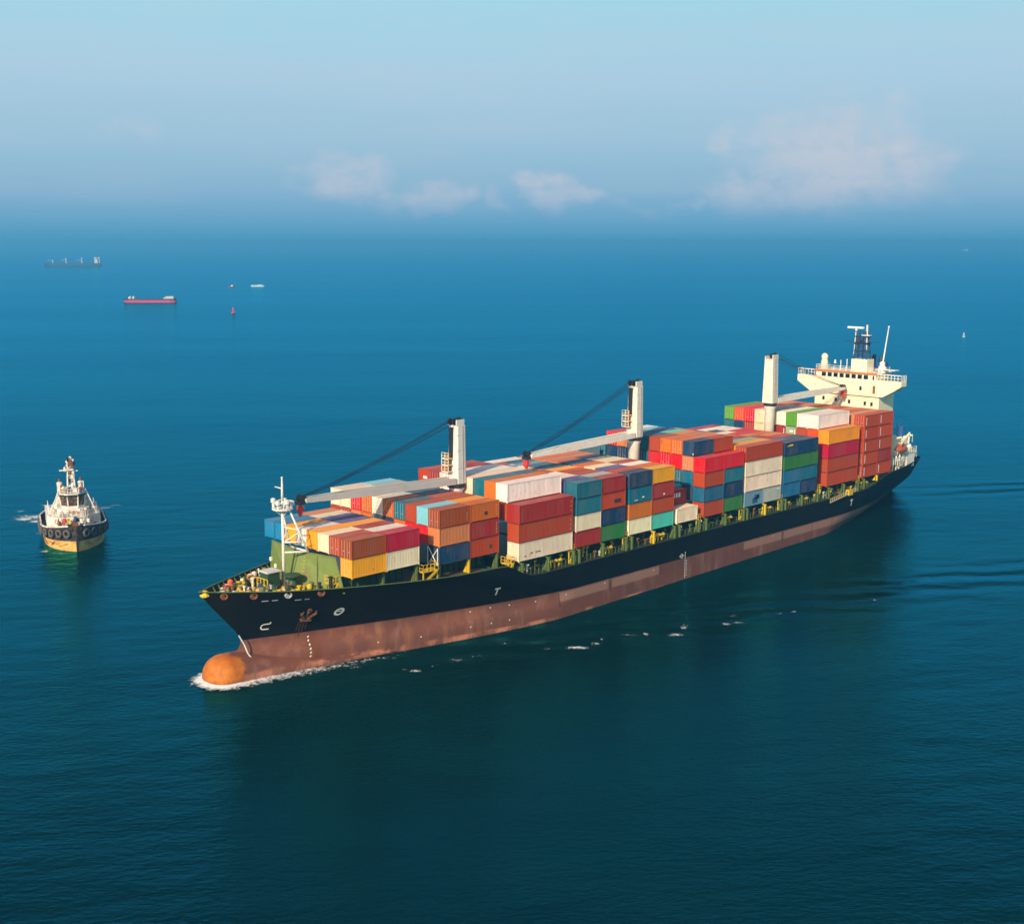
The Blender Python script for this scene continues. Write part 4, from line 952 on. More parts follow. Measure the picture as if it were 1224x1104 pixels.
st_(7, 4, _, _, _, ('red', _), ('brick', 'salmon')); st_(7, 5, _, _, ('navy', _), ('teal', _), ('teal', 'turquoise')); st_(7, 6, _, _, _, ('navy', _), ('teal', 'purple'))
st_(7, 7, _, _, ('brick', _), ('navy', _), ('salmon', 'sky blue')); st_(7, 8, _, _, ('grey', _), ('navy', _), ('red', 'white')); st_(7, 9, _, _, ('blue', _), ('teal', _))
st_(8, 0, ('grey blue', 'grey'), 'cream', 'cream', 'brick'); st_(8, 1, _, _, _, 'yellow'); st_(8, 2, _, _, _, 'pale green'); st_(8, 3, _, _, _, 'maroon'); st_(8, 4, _, _, _, 'salmon')
st_(8, 5, _, _, _, ('salmon', 'cream')); st_(8, 6, _, _, _, ('orange', 'salmon')); st_(8, 7, _, _, _, ('cream', 'purple')); st_(8, 8, _, _, _, 'orange'); st_(8, 9, _, _, _, 'orange')
st_(9, 0, ('blue', 'navy'), ('blue', 'teal'), 'dark green', 'navy'); st_(9, 1, _, _, _, ('purple', 'navy')); st_(9, 2, _, _, _, ('maroon', 'brick')); st_(9, 3, _, _, _, ('maroon', 'salmon')); st_(9, 4, _, _, _, ('salmon', 'orange'))
st_(9, 5, _, _, _, 'red'); st_(9, 6, _, _, _, ('cream', 'red')); st_(9, 7, _, _, _, ('navy', 'white')); st_(9, 8, _, _, _, 'white'); st_(9, 9, _, _, _, 'crimson')
st_(10, 0, 'brick', 'brick', 'crimson', 'bright orange'); st_(10, 1, _, _, _, 'orange red', 'white'); st_(10, 2, _, _, _, 'brick', 'white'); st_(10, 3, _, _, _, 'pale green', 'green'); st_(10, 4, _, _, _, 'maroon', 'white')
st_(10, 5, _, _, _, 'navy', 'grey'); st_(10, 6, _, _, _, 'cream', 'cream'); st_(10, 7, _, _, _, 'maroon', 'red'); st_(10, 8, _, _, _, 'navy', 'orange red'); st_(10, 9, _, _, _, 'teal', 'green')
st_(11, 0, ('brick', 'brick'), ('brick', 'maroon'), ('brick', 'brick'), ('brick', 'brick'), ('brick', 'brick'))
for r_ in range(1, 10): st_(11, r_, _, _, _, _, (('orange', 'salmon', 'brick')[r_ % 3], 'salmon' if r_ % 2 else 'brick'))
NODOOR = {(1, 6), (1, 7), (3, 0), (3, 1), (10, 0), (10, 1)}
for (bay, row), tiers in S.items():
    for ti, t in enumerate(tiers):
        if t is None: continue
        is_top = ti == len(tiers) - 1
        if isinstance(t, str): place(bay, row, ti + 1, 'L', t, (bay, row) not in NODOOR and rnd.random() < .4, is_top)
        else:
            for half, c in zip('FA', t):
                if c: place(bay, row, ti + 1, half, c, half == 'F' and (bay, row) not in NODOOR and rnd.random() < .4, is_top)

# the few marks the photo shows, most of them too small to read
for t in (1, 2, 3, 4, 5):
    for half in 'FA':
        if (t, half) in ((2, 'A'),): continue
        side_mark(BOX[(11, 0, t, half)], [(.55, .80, .55 + .42 * k, .85 + .42 * k) for k in range(4)], MWHITE)
for t in (2, 3): side_mark(BOX[(3, 0, t, 'L')], [(11.55, 11.72, .5 + .7 * k, .68 + .7 * k) for k in range(3)], MTAN)
for t, c_ in ((2, MTAN), (3, MTAN)): side_mark(BOX[(2, 0, t, 'A')], [(5.4, 5.55, .5 + .45 * k, .7 + .45 * k) for k in range(4)], c_)
side_mark(BOX[(2, 0, 3, 'F')], [(5.35, 5.5, .7 + .4 * k, .88 + .4 * k) for k in range(3)], MTAN)
side_mark(BOX[(2, 0, 3, 'A')], [(2.9, 3.5, .8, 1.3)], MDARK); side_mark(BOX[(2, 0, 1, 'A')], [(4.0, 4.5, 1.0, 1.5)], MDARK); side_mark(BOX[(4, 0, 3, 'A')], [(3.2, 4.8, .9, 1.5)], MDARK)
side_mark(BOX[(9, 0, 4, 'L')], [(.9, 2.9, 1.9, 2.05), (1.6, 2.9, 2.05, 2.2)], MYEL); side_mark(BOX[(8, 0, 1, 'A')], [(4.6, 5.6, 2.1, 2.35)], MWHITE)
side_mark(BOX[(3, 0, 1, 'L')], [(2.6, 3.0, 1.0, 1.14), (3.6, 4.1, 1.02, 1.14), (4.3, 4.7, 1.02, 1.14), (1.2, 1.5, .7, .82)], MDARK)
side_mark(BOX[(5, 0, 3, 'A')], [(3.0, 3.4, .5, .8)], MWHITE); side_mark(BOX[(5, 0, 3, 'F')], [(3.4, 3.9, .75, 1.0), (1.4, 2.2, .5, .62)], MWHITE)
side_mark(BOX[(6, 1, 2, 'F')], [(.5 + .8 * k, 1.0 + .8 * k, 1.3, 2.1) for k in range(5)], MWHITE)
front_mark(BOX[(10, 3, 4, 'L')], [(.7, 1.5, 1.7, 2.1), (.25, .4, .4, 2.3)], MWHITE); front_mark(BOX[(10, 4, 4, 'L')], [(.25, .4, .6, 2.3)], MWHITE)
front_mark(BOX[(3, 8, 4, 'F')], [(.3, 1.1, .3, .7), (.4, 1.3, 1.4, 1.8)], MWHITE); front_mark(BOX[(7, 1, 5, 'F')], [(.1, .25, .3, .6)], MWHITE)
side_mark(BOX[(8, 0, 1, 'F')], [(2.6, 4.2, .5, 1.5), (3.2, 4.8, 1.2, 2.0)], mat('dark_blue_patch', (.03, .09, .17), .6)); side_mark(BOX[(8, 0, 1, 'F')], [(4.0, 4.6, 1.4, 1.9)], MTAN)
# white cross lashings at the forward end of the second stack
y0 = W; z0 = BZ[1]
for a, b in (((15.7, y0 + .15, z0), (15.7, y0 + 2.2, z0 + 2.6)), ((15.7, y0 + 2.2, z0), (15.7, y0 + .15, z0 + 2.6)), ((15.72, y0 + .2, z0), (15.72, y0 + .2, z0 + 2.6)), ((15.72, y0 + 2.3, z0), (15.72, y0 + 2.3, z0 + 2.6))):
    mb = MB(); mb.tube(a, b, .07, n=6); mb.build('lashing_rod', M['white'], ship)

# ------------------------------------------------------------------ foam
def foam_mat():
    m = bpy.data.materials.new('sea_foam'); m.use_nodes = True; t = m.node_tree; ln = t.links.new
    b = t.nodes['Principled BSDF']; b.inputs['Base Color'].default_value = (.80, .83, .82, 1); b.inputs['Roughness'].default_value = .75
    tc = t.nodes.new('ShaderNodeTexCoord'); at = t.nodes.new('ShaderNodeAttribute'); at.attribute_name = 'foam'
    def noise(sc_, d, r):
        n = t.nodes.new('ShaderNodeTexNoise'); n.inputs['Scale'].default_value = sc_; n.inputs['Detail'].default_value = d; n.inputs['Roughness'].default_value = r; ln(tc.outputs['Object'], n.inputs[0]); return n.outputs[0]
    def m2(op, a, c, cl=False):
        x = t.nodes.new('ShaderNodeMath'); x.operation = op; x.use_clamp = cl
        for i, v in enumerate((a, c)):
            if isinstance(v, (int, float)): x.inputs[i].default_value = v
            else: ln(v, x.inputs[i])
        return x.outputs[0]
    n = m2('ADD', m2('MULTIPLY', noise(1.1, 5, .72), 1.8), m2('MULTIPLY', noise(3.6, 5, .75), 1.5))
    a = m2('MULTIPLY', m2('SUBTRACT', m2('ADD', n, m2('MULTIPLY', at.outputs['Fac'], 1.6)), 2.58), 2.0, True)
    ln(m2('MULTIPLY', a, .95), b.inputs['Alpha'])
    return m
FOAM = foam_mat()
fr = random.Random(11)
class Foam(MB):
    def __init__(s): MB.__init__(s); s.w = []
    def grid(s, rows, ws):
        n = len(rows[0]); s.add([p for r in rows for p in r], [(i * n + k, (i + 1) * n + k, (i + 1) * n + k + 1, i * n + k + 1) for i in range(len(rows) - 1) for k in range(n - 1)])
        s.w += [w for r in ws for w in r]
    def blot(s, c, u, v, k=1.0):
        """a ragged lozenge of foam, full in the middle and thinning to nothing"""
        n = 12; vs = [Vector(c) + Vector((0, 0, .05))]; ws = [k]
        for f, w in ((.30, .80), (1.0, .15)):
            for i in range(n): a = 2 * math.pi * i / n; vs.append(Vector(c) + u * (f * math.cos(a)) + v * (f * math.sin(a)) + Vector((0, 0, .03))); ws.append(w * k)
        s.add(vs, [(0, 1 + i, 1 + (i + 1) % n) for i in range(n)] + [(1 + i, 1 + n + i, 1 + n + (i + 1) % n, 1 + (i + 1) % n) for i in range(n)]); s.w += ws
    def done(s, name, label):
        o = s.build(name, FOAM, None, True); a = o.data.attributes.new('foam', 'FLOAT', 'POINT'); a.data.foreach_set('value', s.w)
        o.visible_shadow = True
        return tag(o, label, 'foam', kind='stuff')
def to_world(x, y, z): return SM @ Vector((x, y, z))
def bulge(x): return max(hb(x, -10.2), interp(BRY, x)) if x > X0 + NL else 3.1 * max(.02, (1 - (1 - max(0, x - X0) / NL) ** 2.5)) ** .42
fm_ = Foam(); rows = []; ws = []
path = [(35 - .6 * k, CY - bulge(35 - .6 * k), 0) for k in range(81)]
path += [(X0 + NL - NL * max(0, math.sin(math.pi * k / 40)) ** .8, CY - 3.1 * math.copysign(abs(math.cos(math.pi * k / 40)) ** .8, math.cos(math.pi * k / 40)), 1) for k in range(41)]
path += [(-12.6 + .6 * k, CY + bulge(-12.6 + .6 * k), 2) for k in range(24)]
for i, (x, y, side) in enumerate(path):
    a, b = path[max(0, i - 1)], path[min(len(path) - 1, i + 1)]
    d = Vector((b[0] - a[0], b[1] - a[1], 0)); nrm = Vector((d.y, -d.x, 0)).normalized() if side else Vector((d.y, -d.x, 0)).normalized()
    if nrm.dot(Vector((x + 6, y - CY, 0))) < 0: nrm = -nrm
    t = max(0, (x + 12.9) / 45); wd = (3.0 if side == 1 else 3.9 + 3.2 * t) ; k0 = (1.25 if side == 1 else max(.50, 1.15 - 1.1 * t) if side == 0 else max(.2, 1.0 - 2.2 * t))
    r_, w_ = [], []
    for q in range(9):
        f = q / 8; p = Vector((x, y, 0)) + nrm * (f * wd - .25); p = to_world(p.x, p.y, sea_z(p.x))
        p.z = .05 + (.34 * (1 - f) ** 2 if side == 1 else .22 * (1 - f) ** 2 * max(0, 1 - 2 * t)); r_.append(p); w_.append(k0 * (1 - f) ** .9 * (1 if side == 1 else min(1, .62 + 2.2 * f)) if f < 1 else -.3)
    rows.append(r_); ws.append(w_)
fm_.grid(rows, ws)
fm_.done('bow_wave_foam', 'white broken water curling round the bulbous bow')
PX_F = 1507.93
Rcam = Matrix.Rotation(0, 3, 'Z')
fwd = Vector((math.sin(R(YAW)) * math.cos(R(PITCH)), math.cos(R(YAW)) * math.cos(R(PITCH)), math.sin(R(PITCH))))
rgt = Vector((math.cos(R(YAW)), -math.sin(R(YAW)), 0)); dwn = fwd.cross(rgt)
def sea_at(u, v):
    d = rgt * (u - 612) / PX_F + dwn * (v - 552) / PX_F + fwd
    t = -CAM.z / d.z; return CAM + d * t
wc = Foam()
away = Vector((fwd.x, fwd.y, 0)).normalized()
def blots(fb, spec):
    for (u, v, du, dv, k) in spec:                                               # centre and half-size of each crest, measured on the photograph and laid on the water
        p = sea_at(u, v); s1 = (p - CAM).length / PX_F; fb.blot(p, rgt * du * s1 * 1.9, away * dv * s1 * 1.5 / max(.12, -(p - CAM).normalized().z), .42 + .40 * k)
blots(wc, ((690, 774, 16, 2.6, 1.15), (712, 769, 9, 3.2, .7), (719, 763, 4, 3, .6), (772, 758, 4, 2.4, 1.1), (752, 759, 14, 2.2, .5), (808, 758.5, 11, 2.2, 1.05), (817, 750, 5, 3, .8), (818, 747, 6, 2, .6), (868, 745.5, 7, 1.8, .95), (882, 744, 8, 1.6, .9), (877, 736, 10, 3, .35),
           (496, 801.5, 9, 2.2, 1.1), (484, 800, 5, 1.6, .6), (546, 789, 18, 4, .45), (520, 795, 10, 3, .4), (603, 769, 6, 1.6, .7), (655, 775, 12, 2.6, .45), (948, 731, 5, 1.6, .8), (930, 733, 10, 2, .35), (1046, 717, 4, 1.4, .8), (570, 784, 14, 3, .4), (456, 786, 22, 3.4, .5), (420, 797, 20, 4, .5), (1110, 690, 14, 1.2, .3)))
wc.done('whitecap_foam', 'scattered white crests drifting beside the ship')

# ------------------------------------------------------------------ tug
tug_bow = sea_at(93, 659); to_cam = (Vector((CAM.x, CAM.y, 0)) - tug_bow).normalized()
hd_ = (to_cam + rgt * .045).normalized()
tc_ = tug_bow - hd_ * 13 * .95
tug = empty('tugboat', (tc_.x, tc_.y, 0), math.atan2(hd_.y, hd_.x))
tag(tug, 'white tugboat with black fendered hull and tall mast, seen bow on', 'tugboat')
TWHT = mat('weathered_tug_paint', (.88, .82, .72), .55, noise=.85, nscale=1.5, tint=(.36, .22, .14))
TB = 6.3; tug.scale = (.95, .95, 1.0)
def thb(x, z):
    u = min(1, max(0, (13.0 + .2 * max(0, z) - x) / 11.5)); g = (1 - (1 - u) ** 2.1) ** .74 if u > 0 else 0
    us = min(1, max(0, (x + 13.2) / 5)); return TB * g * (.70 + .30 * us ** .6) * (.90 + .10 * min(1, max(0, (z + .5) / 3.5)))
def tsh(x): return 1.5 * max(0, (x + 3) / 16) ** 2 - .55
def tug_hull():
    mb = MB(); lv = [-1.5, -.4, .5, 1.2, 1.7, 1.75, 2.5, 3.3, 4.0]; T = [i / 40 for i in range(41)]; K = len(lv); vs = []
    for s_ in (-1, 1):
        for t in T:
            for z in lv:
                x = 13.0 + .2 * max(0, z) - t ** 1.6 * (26.0 + .2 * max(0, z)); zz = z + (tsh(x) * (z - .5) / 3.5 if z > .5 else 0)
                vs.append((x, s_ * thb(x, z), zz))
    n = len(T); O = n * K; fs = []; mi = []
    for i in range(n - 1):
        for k in range(K - 1):
            a, b, c, d = i * K + k, (i + 1) * K + k, (i + 1) * K + k + 1, i * K + k + 1
            fs += [(a, d, c, b), (O + a, O + b, O + c, O + d)]; mi += [1 if k < 4 else 0] * 2
    for k in range(K - 1): a = (n - 1) * K + k; fs.append((a, a + 1, O + a + 1, O + a)); mi.append(1 if k < 4 else 0)
    mb.add(vs, fs); mb.m = mi; return mb
TYEL = mat('faded_yellow_hull_paint', (.84, .47, .12), .6, noise=.9, nscale=.5, tint=(.40, .12, .03))
TBLK = mat('scuffed_black_hull_paint', (.022, .017, .018), .7, noise=.8, nscale=.8, tint=(.13, .075, .06))
th = tug_hull().build('hull', [TBLK, TYEL], tug, True)
mb = MB(); mb.bar((13.15, 0, -.5), (13.5, 0, 2.5), .4, .3); mb.build('stem_bar', M['dark'], th)
DZ = 2.75
dk = MB(); vs = []
for i in range(31):
    x = 13.0 - 26 * i / 30; w = max(.02, thb(x, 2.9) - .1); z = DZ - .2 + tsh(x) * .7; vs += [(x, -w, z), (x, w, z)]
dk.add(vs, [(2 * i, 2 * i + 1, 2 * i + 3, 2 * i + 2) for i in range(30)]); dk.build('deck', M['deck'], tug)
for s_ in (-1, 1):
    pts = [(x, s_ * thb(x, 4.0), 4.03 + tsh(x)) for x in (13.0, 12.2, 11.0, 9.4, 7.5, 5.4, 3, 0, -4, -8, -12.5)]
    gw = MB()
    for a, b in zip(pts, pts[1:]): gw.bar(a, b, .3, .24)
    gw.build('gunwale', TWHT, th)
for s_ in (-1, 1):                                                               # tyres hung round the bow and sides
    for x in (12.6, 11.2, 9.3, 7.0, 4.4, 1.2, -2.4, -6.2, -10):
        w = thb(x, 2.9); d = Vector((-(thb(x + .2, 2.9) - thb(x - .2, 2.9)) / .4 * 1.0, s_ * 1.0, 0)); d = Vector((d.x, s_, 0)).normalized()
        mb = MB(); p = Vector((x, s_ * w, 2.95 + tsh(x) * .6)) + d * .28; mb.ring(p, .62, .27, d, 16, 8); mb.tube(p + Vector((0, 0, .8)), p + Vector((0, 0, 1.4)) - d * .25, .05, n=5)
        mb.build('tyre_fender', TYRE, tug, True)
    pts = [(x, s_ * (thb(x, 3.4) + .14), 3.45 + .9 * tsh(x)) for x in (13.45, 13.0, 12.2, 11, 9.4, 7, 3, -2, -7, -12.5)]
    mb = MB(); mb.path(pts, .24, 8); mb.build('fender_band', M['rubber'], tug)
dh = MB(); dh.prism([(6.9, -2.6), (7.4, -1.8), (7.4, 1.8), (6.9, 2.6), (4.2, 5.2), (-7.5, 5.2), (-7.5, -5.2), (4.2, -5.2)], 2, 2.2, 5.5)
dho = dh.build('deckhouse', TWHT, tug)
for s_ in (-1, 1):                                                               # raked wing screens either side of the wheelhouse
    mb = MB(); mb.prism([(s_ * 4.7, 5.5), (s_ * 2.6, 9.5), (s_ * 2.3, 9.5), (s_ * 3.4, 5.5)], 0, 1.0, 1.25); mb.build('wing_screen', TWHT, tug)
    mb = MB(); mb.bar((4.0, s_ * 4.5, 5.5), (3.2, s_ * 2.6, 10.2), .16, .16); mb.build('stay', TWHT, tug)
d2 = MB(); d2.prism([(5.2, -1.9), (5.6, -1.2), (5.6, 1.2), (5.2, 1.9), (3.8, 3.1), (-4, 3.1), (-4, -3.1), (3.8, -3.1)], 2, 5.5, 6.7); d2.build('upper_deckhouse', TWHT, tug)
mb = MB()
for y in (-1.2, 1.2): mb.box(7.38, 7.44, y - .35, y + .35, 4.1, 4.8)
for s_ in (-1, 1):
    for x in (-5, -2, 1): mb.box(x, x + .7, s_ * 5.2 - .03, s_ * 5.2 + .03, 4.1, 4.8)
mb.build('window', M['glass'], dho)
def ngon(r0, r1, z0, z1, cx, n=8, sq=1.0):
    vs = []
    for r, z in ((r0, z0), (r1, z1)):
        for i in range(n):
            a = 2 * math.pi * (i + .5) / n; vs.append((cx + r * math.cos(a), sq * r * math.sin(a), z))
    return vs, [(i, (i + 1) % n, n + (i + 1) % n, n + i) for i in range(n)] + [tuple(range(n - 1, -1, -1)), tuple(range(n, 2 * n))]
wh = MB(); wh.add(*ngon(2.5, 2.5, 6.7, 7.2, 2.4)); wh.add(*ngon(2.75, 2.8, 9.1, 9.6, 2.4)); who = wh.build('wheelhouse', TWHT, tug)
mb = MB(); mb.add(*ngon(2.4, 2.65, 7.2, 9.1, 2.4)); mb.build('window', mat('wheelhouse_glass', (.05, .038, .03), .12, noise=.8, nscale=1.6, tint=(.36, .22, .11), spec=.6), who)
for i in range(8):
    a = 2 * math.pi * (i + .5) / 8; mb = MB(); mb.tube((2.4 + 2.45 * math.cos(a), 2.45 * math.sin(a), 7.2), (2.4 + 2.7 * math.cos(a), 2.7 * math.sin(a), 9.1), .13, n=6); mb.build('window_frame', TWHT, who)
mb = MB(); mb.add(*ngon(2.86, 2.86, 9.12, 9.4, 2.4)); mb.build('sun_visor', M['dark'], who)
mb = MB(); mb.ring((5.62, 0, 6.2), .22, .1, (1, 0, 0), 12, 6); mb.lathe([(.2, -.02), (.2, .02)], (5.63, 0, 6.2), 12, axis=0); mb.build('emblem', M['red'], tug)
mst = MB(); MX = 1.2
def mw(z): return .72 * (1 - .42 * (z - 9.6) / 7.4)
for sx, sy in ((-1, -1), (-1, 1), (1, -1), (1, 1)): mst.tube((MX + sx * mw(9.6), sy * mw(9.6), 9.6), (MX + sx * mw(15.6), sy * mw(15.6), 15.6), .17, .13, 6)
for k in range(8):
    z = 9.9 + k * .7; w = mw(z); w2 = mw(z + .7)
    for a, b in (((-1, -1), (1, -1)), ((1, -1), (1, 1)), ((1, 1), (-1, 1)), ((-1, 1), (-1, -1))):
        mst.tube((MX + a[0] * w, a[1] * w, z), (MX + b[0] * w, b[1] * w, z), .08, n=5); mst.tube((MX + a[0] * w, a[1] * w, z), (MX + b[0] * w2, b[1] * w2, z + .7), .07, n=5)
mst.box(MX - .3, MX + .4, -1.4, 1.4, 13.5, 13.65); mst.box(MX - .6, MX + .6, -.9, .9, 14.6, 14.7); mst.box(MX - .6, MX + .6, -.7, .7, 15.55, 15.65)
mo = mst.build('mast', TWHT, tug)
for z, y in ((10.6, .3), (11.6, -.35), (12.4, .3), (13.2, -.2), (14.4, .35), (15.0, -.3), (15.3, .1), (14.9, .75), (13.9, -1.1), (15.8, -.4)):
    mb = MB(); mb.box(MX + .45, MX + .85, y - .22, y + .22, z - .25, z + .25); mb.lathe([(.2, .25), (.24, .5), (.1, .62)], (MX + .65, y, z), 8); mb.build('navigation_light', M[('rust', 'cream', 'dark')[int(z * 10) % 3]], mo)
mb = MB(); mb.tube((MX, 0, 15.6), (MX, 0, 16.0), .12); mb.ball((MX, .1, 16.1), .35); mb.bar((MX + .3, -.9, 15.4), (MX + .3, .7, 15.8), .2, .3); mb.build('mast_head', TWHT, mo)
mb = MB(); mb.box(MX + .7, MX + .9, -2.2, .5, 13.75, 14.0); mb.build('radar_scanner', TWHT, mo)
for s_ in (-1, 1):
    mb = MB(); mb.lathe([(.55, 5.5), (.55, 10.2), (.62, 10.3), (.62, 10.5), (.4, 10.7)], (-3.6, s_ * 2.1, 0), 12); f_ = mb.build('funnel', TWHT, tug, True)
    mb = MB(); mb.tube((-3.6, s_ * 2.1, 10.6), (-3.8, s_ * 2.1, 11.3), .24, n=8); mb.build('exhaust_pipe', M['rust'], f_)
    mb = MB(); mb.tube((3.2, s_ * 2.3, 9.6), (3.2, s_ * 2.3, 11.8), .09, n=5); mb.tube((.2, s_ * 2.0, 9.6), (.2, s_ * 2.0, 11.2), .08, n=5); mb.build('aerial', TWHT, tug)
    mb = MB(); mb.lathe([(.45, -.9), (.5, -.7), (.5, .7), (.45, .9)], (1.5, s_ * 4.0, 6.1), 10, axis=0); mb.build('life_raft', TWHT, tug)
    mb = MB(); mb.ring((6.0, s_ * 3.4, 4.6), .38, .12, (.75, s_ * .6, 0), 12, 6); mb.build('life_ring', M['orange'], tug)
    mb = MB(); mb.rail([(7.0, s_ * 2.2, 5.5), (4.2, s_ * 4.6, 5.5), (-7, s_ * 4.6, 5.5)], 1.0, 1.0, .06, 3); mb.rail([(4.6, s_ * .9, 9.6), (3.4, s_ * 2.2, 9.6), (.6, s_ * 2.4, 9.6)], .9, .8, .06, 2); mb.build('hand_rail', TWHT, tug)
mb = MB(); mb.rail([(7.1, -2.2, 5.5), (7.1, 2.2, 5.5)], 1.0, .9, .06, 3); mb.rail([(4.7, -.9, 9.6), (4.7, .9, 9.6)], .9, .6, .06, 2); mb.build('hand_rail', TWHT, tug)
mb = MB(); mb.lathe([(.9, -1.5), (.9, -1.35), (.5, -1.3), (.5, 1.3), (.9, 1.35), (.9, 1.5)], (9.2, 0, 4.4), 14, axis=1); mb.box(8.6, 9.9, -1.9, -1.55, 3.0, 4.9); mb.box(8.6, 9.9, 1.55, 1.9, 3.0, 4.9); mb.build('towing_winch', M['grey'], tug)
mb = MB(); mb.prism([(-.7, 3.2), (.7, 3.2), (.5, 5.2), (-.5, 5.2)], 0, 10.8, 11.2); mb.build('tow_bitt', M['rust'], tug)
gear = random.Random(5)
for k in range(60):                                                              # clutter of vents, lockers, hoses and lamps over the foredeck and house front
    lvl = gear.choice(('deck', 'deck', 'house', 'roof'))
    if lvl == 'deck': x = gear.uniform(6.8, 10.6); y = gear.uniform(-1, 1) * (thb(x, 3) - .8); z = DZ - .2 + tsh(x) * .7; h_ = gear.uniform(1.5, 3.1)
    elif lvl == 'house': x = gear.uniform(4.4, 6.6); y = gear.choice((-1, 1)) * gear.uniform(1.6, 2.6); z = 5.5; h_ = gear.uniform(.5, 1.3)
    else: x = gear.uniform(1.0, 4.2); y = gear.uniform(-1.9, 1.9); z = 9.6; h_ = gear.uniform(.4, 1.4)
    mb = MB()
    if gear.random() < .5: mb.lathe([(.22, 0), (.22, h_ * .7), (.36, h_ * .75), (.32, h_), (.08, h_ + .08)], (x, y, z), 9)
    else: q = gear.uniform(.2, .4); mb.box(x - q, x + q, y - q, y + q, z, z + h_ * .6); mb.box(x - q - .05, x + q + .05, y - q - .05, y + q + .05, z + h_ * .6, z + h_ * .6 + .07)
    mb.build('deck_fitting', M[gear.choice(('light_grey', 'white', 'white', 'dark', 'rust', 'blue', 'red', 'yellow', 'grey', 'cream'))], tug)
for k in range(22):                                                              # lamps, boxes and hose reels fixed to the house fronts
    up = k % 3 == 0; y = gear.uniform(-1.7, 1.7) if not up else gear.uniform(-1.1, 1.1); x = 5.62 if up else 7.42; z = gear.uniform(5.8, 6.5) if up else gear.uniform(4.2, 5.3)
    mb = MB(); q = gear.uniform(.12, .3); mb.box(x, x + .22, y - q, y + q, z - q * .8, z + q * .8); mb.box(x + .22, x + .27, y - q * .6, y + q * .6, z - q * .5, z + q * .5)
    mb.build('wall_box', M[gear.choice(('dark', 'rust', 'red', 'blue', 'grey', 'dark', 'light_grey', 'yellow'))], tug)
for u0, v0, u1, v1, w_ in ((.5, 1.5, 1.5, .7, .35), (2.0, 1.5, 2.8, .6, .3), (3.0, 1.3, 2.2, .9, .3), (4.6, 1.6, 3.8, .5, .4), (1.6, 1.1, 2.6, 1.2, .25)):
    for s_ in (-1,) if u0 > 1.7 else (-1, 1):
        def sp(u, v): x = 13.2 - u * 1.9; return Vector((x, s_ * (thb(x, v) + .03), v))
        mb = MB(); mb.bar(sp(u0, v0), sp(u1, v1), w_, .05); mb.build('rust_patch', M['rust'], th)
tw = Foam()
blots(tw, ((42, 618, 26, 3.4, 1.1), (30, 620.5, 13, 2.2, 1.4), (48, 623, 13, 2.2, 1.4), (25, 611, 6, 2, .7), (54, 604, 6, 1.5, .8), (124, 607, 14, 3.5, .6), (138, 604, 10, 2.5, .5), (54, 659, 6, 2, 1.0), (120, 613, 10, 2, .6), (45, 637, 5, 2, .5), (148, 655, 14, 2, .25), (72, 661, 18, 2.2, .5)))
tw.done('tug_wake_foam', 'thin white wake foam beside the tugboat')

# ------------------------------------------------------------------ distant vessels
def far_hull(Lh, B_, D, mats, name='hull', parent=None, split=.45):
    mb = MB(); T = [i / 24 for i in range(25)]; lv = [-1, 0, D * split, D * split + .01, D]; K = len(lv); vs = []
    for s_ in (-1, 1):
        for t in T:
            for z in lv:
                x = Lh / 2 * (1 + .04 * z / D) - t * Lh; w = B_ / 2 * min(1, (1 - (1 - min(1, t / .14)) ** 2) ** .6 if t > 0 else 0) * min(1, .75 + .25 * min(1, (1 - t) / .08))
                vs.append((x, s_ * w, z))
    n = len(T); O = n * K; fs = []; mi = []
    for i in range(n - 1):
        for k in range(K - 1):
            a, b, c, d = i * K + k, (i + 1) * K + k, (i + 1) * K + k + 1, i * K + k + 1
            fs += [(a, d, c, b), (O + a, O + b, O + c, O + d)]; mi += [1 if k < 2 else 0] * 2
        a = i * K + K - 1; fs.append((a, O + a, O + a + K, a + K)); mi.append(0)
    for k in range(K - 1): a = (n - 1) * K + k; fs.append((a, a + 1, O + a + 1, O + a)); mi.append(1 if k < 2 else 0)
    mb.add(vs, fs); mb.m = mi; return mb.build(name, mats, parent)
def heading(a, b): d = b - a; return math.atan2(d.y, d.x)
# bulk carrier almost lost in the haze, some fading painted in as grey
a, b = sea_at(54, 318.0), sea_at(121, 318.0); Lh = (b - a).length
bc = empty('bulk_carrier', (a + b) / 2, heading(b, a)); tag(bc, 'faint grey bulk carrier with cargo gear far off in the haze', 'ship')
K = Lh / 240
far_hull(Lh, 32 * K, 12 * K, [M['slate'], M['slate']], parent=bc)
for fx in (.36, .12, -.16):
    mb = MB(); x = fx * Lh; mb.box(x - 2 * K, x + 2 * K, -2 * K, 2 * K, 12 * K, (36 if fx in (.12, -.16) else 26) * K); mb.bar((x, 0, 26 * K), (x + 22 * K, 0, 24 * K), 1.4 * K, 1.4 * K); mb.build('deck_crane', M['grey'], bc)
mb = MB(); x = -.43 * Lh; mb.box(x - 6 * K, x + 7 * K, -12 * K, 12 * K, 12 * K, 32 * K); mb.box(x - 3 * K, x + 7 * K, -16 * K, 16 * K, 32 * K, 37 * K); mb.box(x - 12 * K, x - 7 * K, -4 * K, 4 * K, 12 * K, 38 * K); mb.build('superstructure', M['light_grey'], bc)
